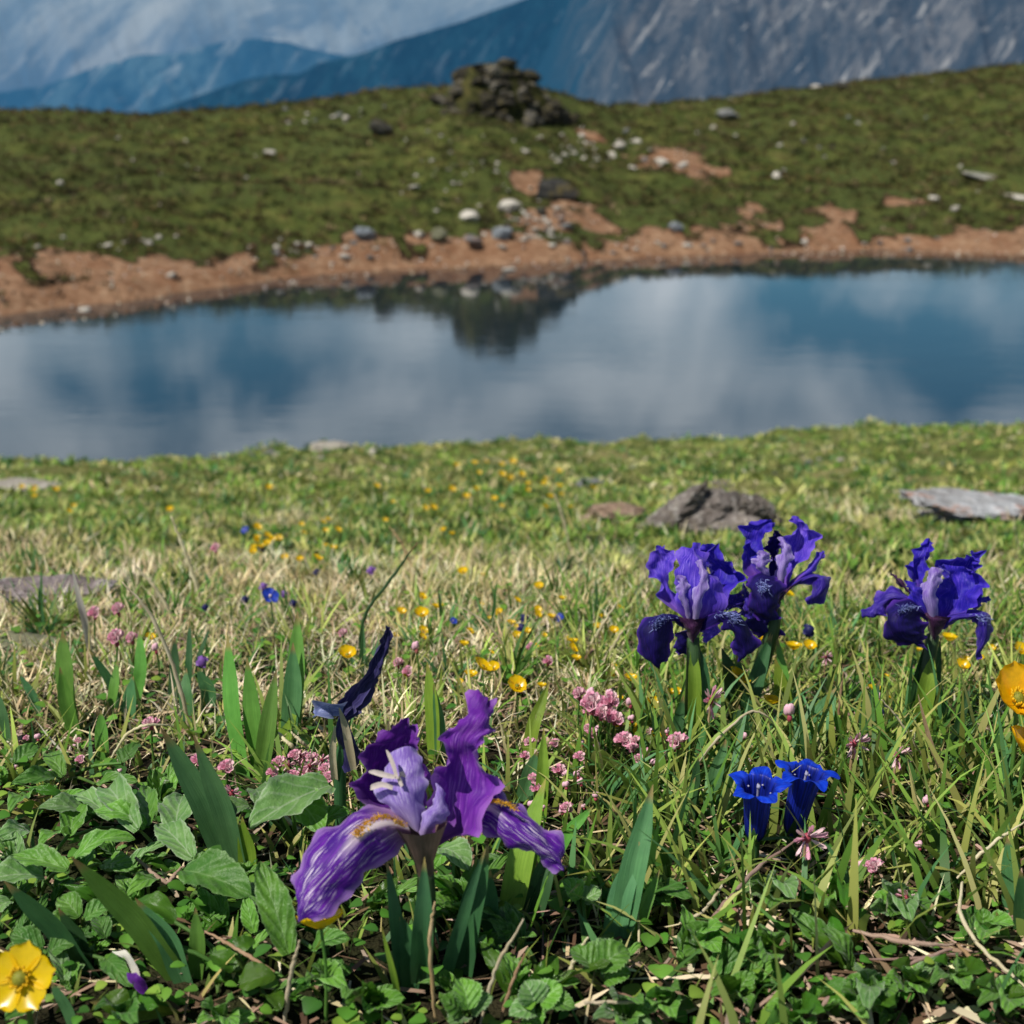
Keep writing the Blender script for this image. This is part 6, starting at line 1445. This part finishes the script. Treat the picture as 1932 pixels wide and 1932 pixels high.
ROCKS = [(*[G(a, b)[i] for i in (0, 1)], c * depth_of(G(a, b)) / FPX, d) for a, b, c, d in [(1335, 985, 135, .5), (1850, 972, 150, .45), (1990, 980, 120, .45), (80, 1122, 125, .5), (30, 918, 75, .5), (45, 1216, 70, .5), (1150, 978, 65, .5), (625, 850, 50, .6)]]
def rockfree(x, y):
    k = np.ones(len(x), bool)
    for cx, cy, r, q in ROCKS: k &= ((x - cx) / r) ** 2 + ((y - cy + r * .35) / (r * q * 1.9)) ** 2 > 1
    return k
def tufts(nc, y0, y1, half, extra, per, sig, L0, L1, w0, w1, cols, seg=2, curl=.9, ok=None, dark=.5, power=1.0):
    """cushions: blades leaning out of a common middle"""
    cx, cy = region(nc, y0, y1, half, extra, power)
    if ok is not None: k = ok(cx, cy); cx, cy = cx[k], cy[k]; nc = len(cx)
    siz = RNG.uniform(.6, 1.5, nc); base = pal(cols, nc, None, .38)
    i = np.repeat(np.arange(nc), per); n = len(i)
    rr = np.abs(RNG.normal(size=n)) * .75; th = RNG.uniform(0, 6.28, n); rr = np.minimum(rr, 1.6)
    x = cx[i] + rr * np.cos(th) * sig * siz[i]; y = cy[i] + rr * np.sin(th) * sig * siz[i]
    z = H(x, y) + .25 * sig * siz[i] * np.clip(1 - rr, 0, 1)
    L = RNG.uniform(L0, L1, n) * siz[i] * (1.15 - .3 * rr)
    c = base[i] * RNG.uniform(.65, 1.45, (n, 1)) * (1 - dark * np.clip(rr - .6, 0, 1))[:, None]
    return blades(np.stack([x, y, z - .002], 1), L, RNG.uniform(w0, w1, n), th + RNG.normal(size=n) * .5, .15 + .65 * rr + RNG.uniform(-.1, .4, n), RNG.uniform(0, curl, n), c, seg)
def strawy(x, y):
    px, py = pix(x, y, H(x, y))
    w = sstep(1420, 1050, px) * .75 + .25
    return (RNG.uniform(0, 1, len(x)) < w * sstep(1420, 1340, py) * (.35 + 1.6 * np.clip(fbm(x * 5, y * 5, 63, 3) + .25, 0, 1)))
DEEP = [(0.055, 0.132, 0.026), (0.083, 0.165, 0.033)]
def meadow():
    green = []; dry = []
    # --- foreground, 0.3 - 0.95 m
    n = 21000; x, y = region(n, .30, 1.0); z = H(x, y); px, py = pix(x, y, z)
    straw = sstep(-.15, .25, fbm(x * 7, y * 7, 61, 3) + .6 * (1 - sstep(1050, 1300, px)) * sstep(1500, 1380, py) - .16)
    straw = np.clip(straw * (1 - .75 * sstep(1440, 1560, py)), .06, .9)
    isd = RNG.uniform(0, 1, n) < straw
    # keep the broad-leaved left corner and the low plants free of dense grass
    leafy = sstep(640, 420, px) * sstep(1440, 1520, py); low = sstep(1760, 1850, py); gent = np.exp(-((px - 1470) / 110) ** 2 - ((py - 1610) / 90) ** 2); iri = np.exp(-((px - 800) / 240) ** 2 - ((py - 1850) / 190) ** 2)
    keep = RNG.uniform(0, 1, n) > np.maximum.reduce([.86 * leafy, .85 * low, .97 * gent, .88 * iri])
    P = np.stack([x, y, z - .002], 1)
    g = keep & ~isd; m = g.sum()
    tall = sstep(1000, 1250, px[g]) * sstep(1330, 1450, py[g])
    Lg = RNG.uniform(.014, .034, m) * (1 + .8 * tall)
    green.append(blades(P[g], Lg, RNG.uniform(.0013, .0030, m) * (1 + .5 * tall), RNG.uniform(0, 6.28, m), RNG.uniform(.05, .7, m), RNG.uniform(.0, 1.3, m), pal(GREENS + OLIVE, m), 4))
    g = keep & isd; m = g.sum()
    dry.append(blades(P[g], RNG.uniform(.012, .030, m), RNG.uniform(.0007, .0016, m), RNG.uniform(0, 6.28, m), RNG.uniform(.2, 1.2, m), RNG.uniform(-.3, 1.2, m), pal(STRAWS, m), 3))
    # --- short mat under everything
    n = 27000; x, y = region(n, .30, 1.1); z = H(x, y); px, py = pix(x, y, z)
    leafy = sstep(640, 420, px) * sstep(1440, 1520, py)
    keep = RNG.uniform(0, 1, n) > np.maximum(.75 * leafy, .6 * sstep(1700, 1850, py)); x, y, z = x[keep], y[keep], z[keep]; n = len(x)
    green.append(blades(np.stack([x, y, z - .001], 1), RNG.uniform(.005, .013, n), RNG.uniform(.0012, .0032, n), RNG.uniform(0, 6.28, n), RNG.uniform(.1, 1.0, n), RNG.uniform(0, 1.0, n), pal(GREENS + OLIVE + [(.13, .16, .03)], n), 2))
    # --- 0.9 - 2.6 m
    x, y = region(78000, .9, 2.7); k = rockfree(x, y); x, y = x[k], y[k]; n = len(x); z = H(x, y); px, py = pix(x, y, z)
    straw = sstep(-.05, .35, 1.7 * fbm(x * 3.2, y * 3.2, 61, 3) + .72 * sstep(1.36, 1.0, y + .25 * fbm(x * 4, y * 4, 67, 3)) * (.45 + .55 * sstep(1400, 1000, px)) - .42)
    isd = RNG.uniform(0, 1, n) < np.clip(straw, .07, .85)
    P = np.stack([x, y, z - .003], 1); g = ~isd; m = g.sum()
    f4 = fbm(x * 16, y * 16, 77, 3)[g]
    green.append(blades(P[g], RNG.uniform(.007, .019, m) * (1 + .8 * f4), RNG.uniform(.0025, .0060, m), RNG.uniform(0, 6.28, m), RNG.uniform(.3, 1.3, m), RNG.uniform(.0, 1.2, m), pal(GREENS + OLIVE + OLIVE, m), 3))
    g = isd; m = g.sum()
    dry.append(blades(P[g], RNG.uniform(.014, .036, m), RNG.uniform(.0014, .0032, m), RNG.uniform(0, 6.28, m), RNG.uniform(.3, 1.4, m), RNG.uniform(-.2, 1.2, m), pal(STRAWS, m), 3))
    # --- 2.6 - 8.5 m
    n = 112000; x, y = region(n, 2.5, 8.5, .60, .14); z = H(x, y)
    k = (z > ZW + .03) & rockfree(x, y); x, y, z = x[k], y[k], z[k]; n = len(x)
    f = fbm(x * 2.4, y * 2.4, 71, 4); f2 = fbm(x * .8, y * .8, 73, 3)
    isd = RNG.uniform(0, 1, n) < np.clip(.20 + .5 * f2 + .25 * f, .04, .6)
    P = np.stack([x, y, z - .004], 1); g = ~isd; m = g.sum()
    f3 = fbm(x * 9, y * 9, 75, 3)
    c = pal(GREENS + OLIVE + OLIVE, m) * 1.3 * (1 + .5 * np.clip(f[g], -.8, .8) + .7 * np.clip(f3[g], -.7, .8))[:, None]
    green.append(blades(P[g], RNG.uniform(.008, .018, m) * (1 + .9 * f3[g]), RNG.uniform(.006, .014, m), RNG.uniform(0, 6.28, m), RNG.uniform(.5, 1.4, m), RNG.uniform(-.3, .8, m), c, 2))
    g = isd; m = g.sum()
    dry.append(blades(P[g], RNG.uniform(.012, .028, m), RNG.uniform(.004, .010, m), RNG.uniform(0, 6.28, m), RNG.uniform(.6, 1.4, m), RNG.uniform(-.3, .8, m), pal(STRAWS, m), 2))
    land = lambda x, y: rockfree(x, y) & (H(x, y) > ZW + .03)
    green.append(tufts(7800, 2.4, 8.0, .62, .14, 18, .036, .008, .020, .004, .010, GREENS + OLIVE + DEEP + [(.50, .50, .17), (.56, .53, .24)], 2, .9, land))
    green.append(tufts(3450, 1.0, 2.6, .62, .14, 18, .018, .007, .017, .002, .0050, GREENS + OLIVE + DEEP + [(.48, .50, .16)], 3, 1.0, rockfree))
    dry.append(tufts(2700, .54, 1.36, .62, .14, 24, .013, .007, .019, .0008, .0019, STRAWS, 3, 1.2, lambda x, y: rockfree(x, y) & strawy(x, y), .3))
    green.append(tufts(390, .45, 1.0, .62, .14, 22, .009, .012, .030, .0014, .0034, GREENS + OLIVE, 4, 1.0, lambda x, y: pix(x, y, H(x, y))[1] < 1560))
    stuff('meadow_grass', green, M_GRASS, 'short green alpine grass of the near meadow')
    stuff('dry_grass', dry, M_DRY, 'straw coloured dry grass between the green blades of the meadow')
meadow()

def litter():
    n = 22000; x, y = region(n, .30, .95); z = H(x, y); px, py = pix(x, y, z)
    d = .35 + .65 * sstep(1100, 1400, px) * sstep(1600, 1750, py); k = RNG.uniform(0, 1, n) < d; x, y, z = x[k], y[k], z[k]; n = len(x)
    px, py = pix(x, y, z); big = sstep(1180, 1350, px) * sstep(1660, 1740, py)
    g1 = blades(np.stack([x, y, z + RNG.uniform(.0005, .006, n)], 1), RNG.uniform(.006, .024, n) * (1 + .5 * big), RNG.uniform(.0008, .0030, n) * (1 + .6 * big), RNG.uniform(0, 6.28, n), RNG.uniform(1.35, 1.65, n), RNG.uniform(-.15, .25, n), pal(BROWN + BROWN + STRAWS[:2], n), 3)
    stuff('leaf_litter', [g1], M_LIT, 'brown dead leaves and stem bits on the soil between the plants')
litter()

def cover():
    """small round green leaves of the turf"""
    n = 10500; x, y = region(n, .30, 1.0); z = H(x, y); px, py = pix(x, y, z)
    d = .25 + .75 * np.maximum(sstep(1600, 1800, py) * .9, sstep(560, 350, px) * sstep(1380, 1500, py)); k = RNG.uniform(0, 1, n) < d; x, y, z = x[k], y[k], z[k]; n = len(x)
    L = RNG.uniform(.003, .0075, n); w = L * RNG.uniform(.35, .6, n); az = RNG.uniform(0, 6.28, n)
    dh = np.stack([np.cos(az), np.sin(az), np.zeros(n)], 1); sd = np.stack([-np.sin(az), np.cos(az), np.zeros(n)], 1)
    rise = RNG.uniform(-.1, .7, n); P = np.stack([x, y, z + RNG.uniform(.001, .012, n)], 1)
    pts = []
    prof = [0, .55, .92, 1.0, .82, .45, 0]
    for q in range(7):
        t = q / 6
        for sgn in (-1, 0, 1):
            sx = sgn * prof[q]; h = rise * t * L + np.abs(sx) * w * .30 - .30 * L * t * t
            pts.append(P + dh * (L * t)[:, None] + sd * (w * sx)[:, None] + np.array([0, 0, 1.0]) * h[:, None])
    V = np.stack(pts, 1); f = []
    for q in range(6):
        for c0 in (0, 1): a = q * 3 + c0; f += [(a, a + 1, a + 4), (a, a + 4, a + 3)]
    F = np.array(f)[None] + (np.arange(n) * 21)[:, None, None]
    c = np.repeat(pal([(.08, .22, .026), (.13, .29, .036), (.045, .14, .020), (.20, .33, .045)], n)[:, None], 21, 1)
    c[:, 1::3] *= 1.25
    stuff('ground_cover', [(V.reshape(-1, 3), F.reshape(-1, 3), c.reshape(-1, 3))], M_GRASS, 'tiny round green leaves covering the soil in the foreground')
cover()

def hill_grass():
    n = 95000; u = RNG.uniform(-.50, .50, n); r = RNG.uniform(11.5 ** 1.6, 46 ** 1.6, n) ** (1 / 1.6)
    x = u * r; y = r; s, S_, D_, uu = hill_s(x, y); so = soil_mask(x, y)
    k = (s > .005) & (s < 1.12) & (RNG.uniform(0, 1, n) > np.clip(so * 1.25, 0, 1) * (.95 + .05 * (s < .04))); x, y, s = x[k], y[k], s[k]; z = H(x, y); n = len(x)
    a = fbm(x * .45, y * .45, 81, 4); b = fbm(x * 2.1, y * 1.4, 83, 4)
    c = pal([(.068, .088, .028), (.10, .115, .036), (.14, .14, .046), (.046, .058, .020), (.14, .115, .046), (.11, .08, .04)], n)
    c = c * np.array([.80, .74, .80]) * (1 + .45 * np.clip(fbm(x * .25, y * .3, 91, 3), -.8, .8))[:, None] * (1 - .18 * sstep(0, -6, x))[:, None]
    warm = np.clip(.5 + 1.5 * a, 0, 1)[:, None]
    c = c * (1 - warm) * np.array([.80, 1.0, .9]) + c * warm * np.array([1.5, 1.10, .95])
    b2 = fbm(x * 4.5, y * 3.0, 89, 3); c = c * (1 + .8 * np.clip(b, -.75, .75) + .6 * np.clip(b2, -.6, .7))[:, None]
    br = RNG.uniform(0, 1, n) < np.clip(.14 + 1.1 * fbm(x * .8, y * .8, 87, 3), .03, .8)
    c[br] = pal([(.10, .065, .032), (.15, .11, .05), (.045, .032, .018), (.09, .085, .03)], br.sum())
    L = RNG.uniform(.025, .07, n) * (1 + .7 * b + .5 * b2); w = RNG.uniform(.018, .05, n)
    tf = tufts(15000, 11.5, 44, .5, 0, 18, .11, .025, .065, .018, .038, [(.060, .068, .024), (.088, .086, .030), (.125, .112, .042), (.038, .040, .018), (.14, .105, .046), (.090, .064, .034), (.058, .042, .024), (.21, .165, .085), (.045, .054, .019)], 2, .8,
               lambda x, y: (hill_s(x, y)[0] > .03) & (hill_s(x, y)[0] < 1.1) & (soil_mask(x, y) + RNG.uniform(-.5, .45, len(x)) < .5), .65, 1.4)
    stuff('hill_grass', [tf, blades(np.stack([x, y, z - .01], 1), L, w, RNG.uniform(0, 6.28, n), RNG.uniform(0, .8, n), RNG.uniform(0, .8, n), c, 2)], M_TUFT, 'short green and brown turf of the far hill')
hill_grass()

def gravel():
    n = 60000; u = RNG.uniform(-.5, .5, n); r = RNG.uniform(11.0, 26, n); x = u * r; y = r
    so = soil_mask(x, y); s = hill_s(x, y)[0]
    k = (so > .5) & (s > -.01) & (RNG.uniform(0, 1, n) < .28); x, y = x[k], y[k]; z = H(x, y); n = len(x)
    O = np.array([(1, 0, 0), (-1, 0, 0), (0, 1, 0), (0, -1, 0), (0, 0, 1), (0, 0, -1)], float)
    f = np.array([(0, 2, 4), (2, 1, 4), (1, 3, 4), (3, 0, 4), (2, 0, 5), (1, 2, 5), (3, 1, 5), (0, 3, 5)])
    sz = RNG.uniform(.007, .026, n); V = O[None] * (sz[:, None] * RNG.uniform(.5, 1.2, (n, 3)))[:, None, :] + RNG.normal(size=(n, 6, 3)) * .2 * sz[:, None, None]
    V = V + np.stack([x, y, z + sz * .2], 1)[:, None]
    F = f[None] + (np.arange(n) * 6)[:, None, None]
    c = np.repeat(pal([(.40, .32, .24), (.55, .48, .40), (.18, .11, .07), (.09, .065, .048), (.30, .19, .12)], n)[:, None], 6, 1)
    o = stuff('gravel', [(V.reshape(-1, 3), F.reshape(-1, 3), c.reshape(-1, 3))], M_LIT, 'fine gravel and crumbs of earth on the bare soil of the far bank')
gravel()
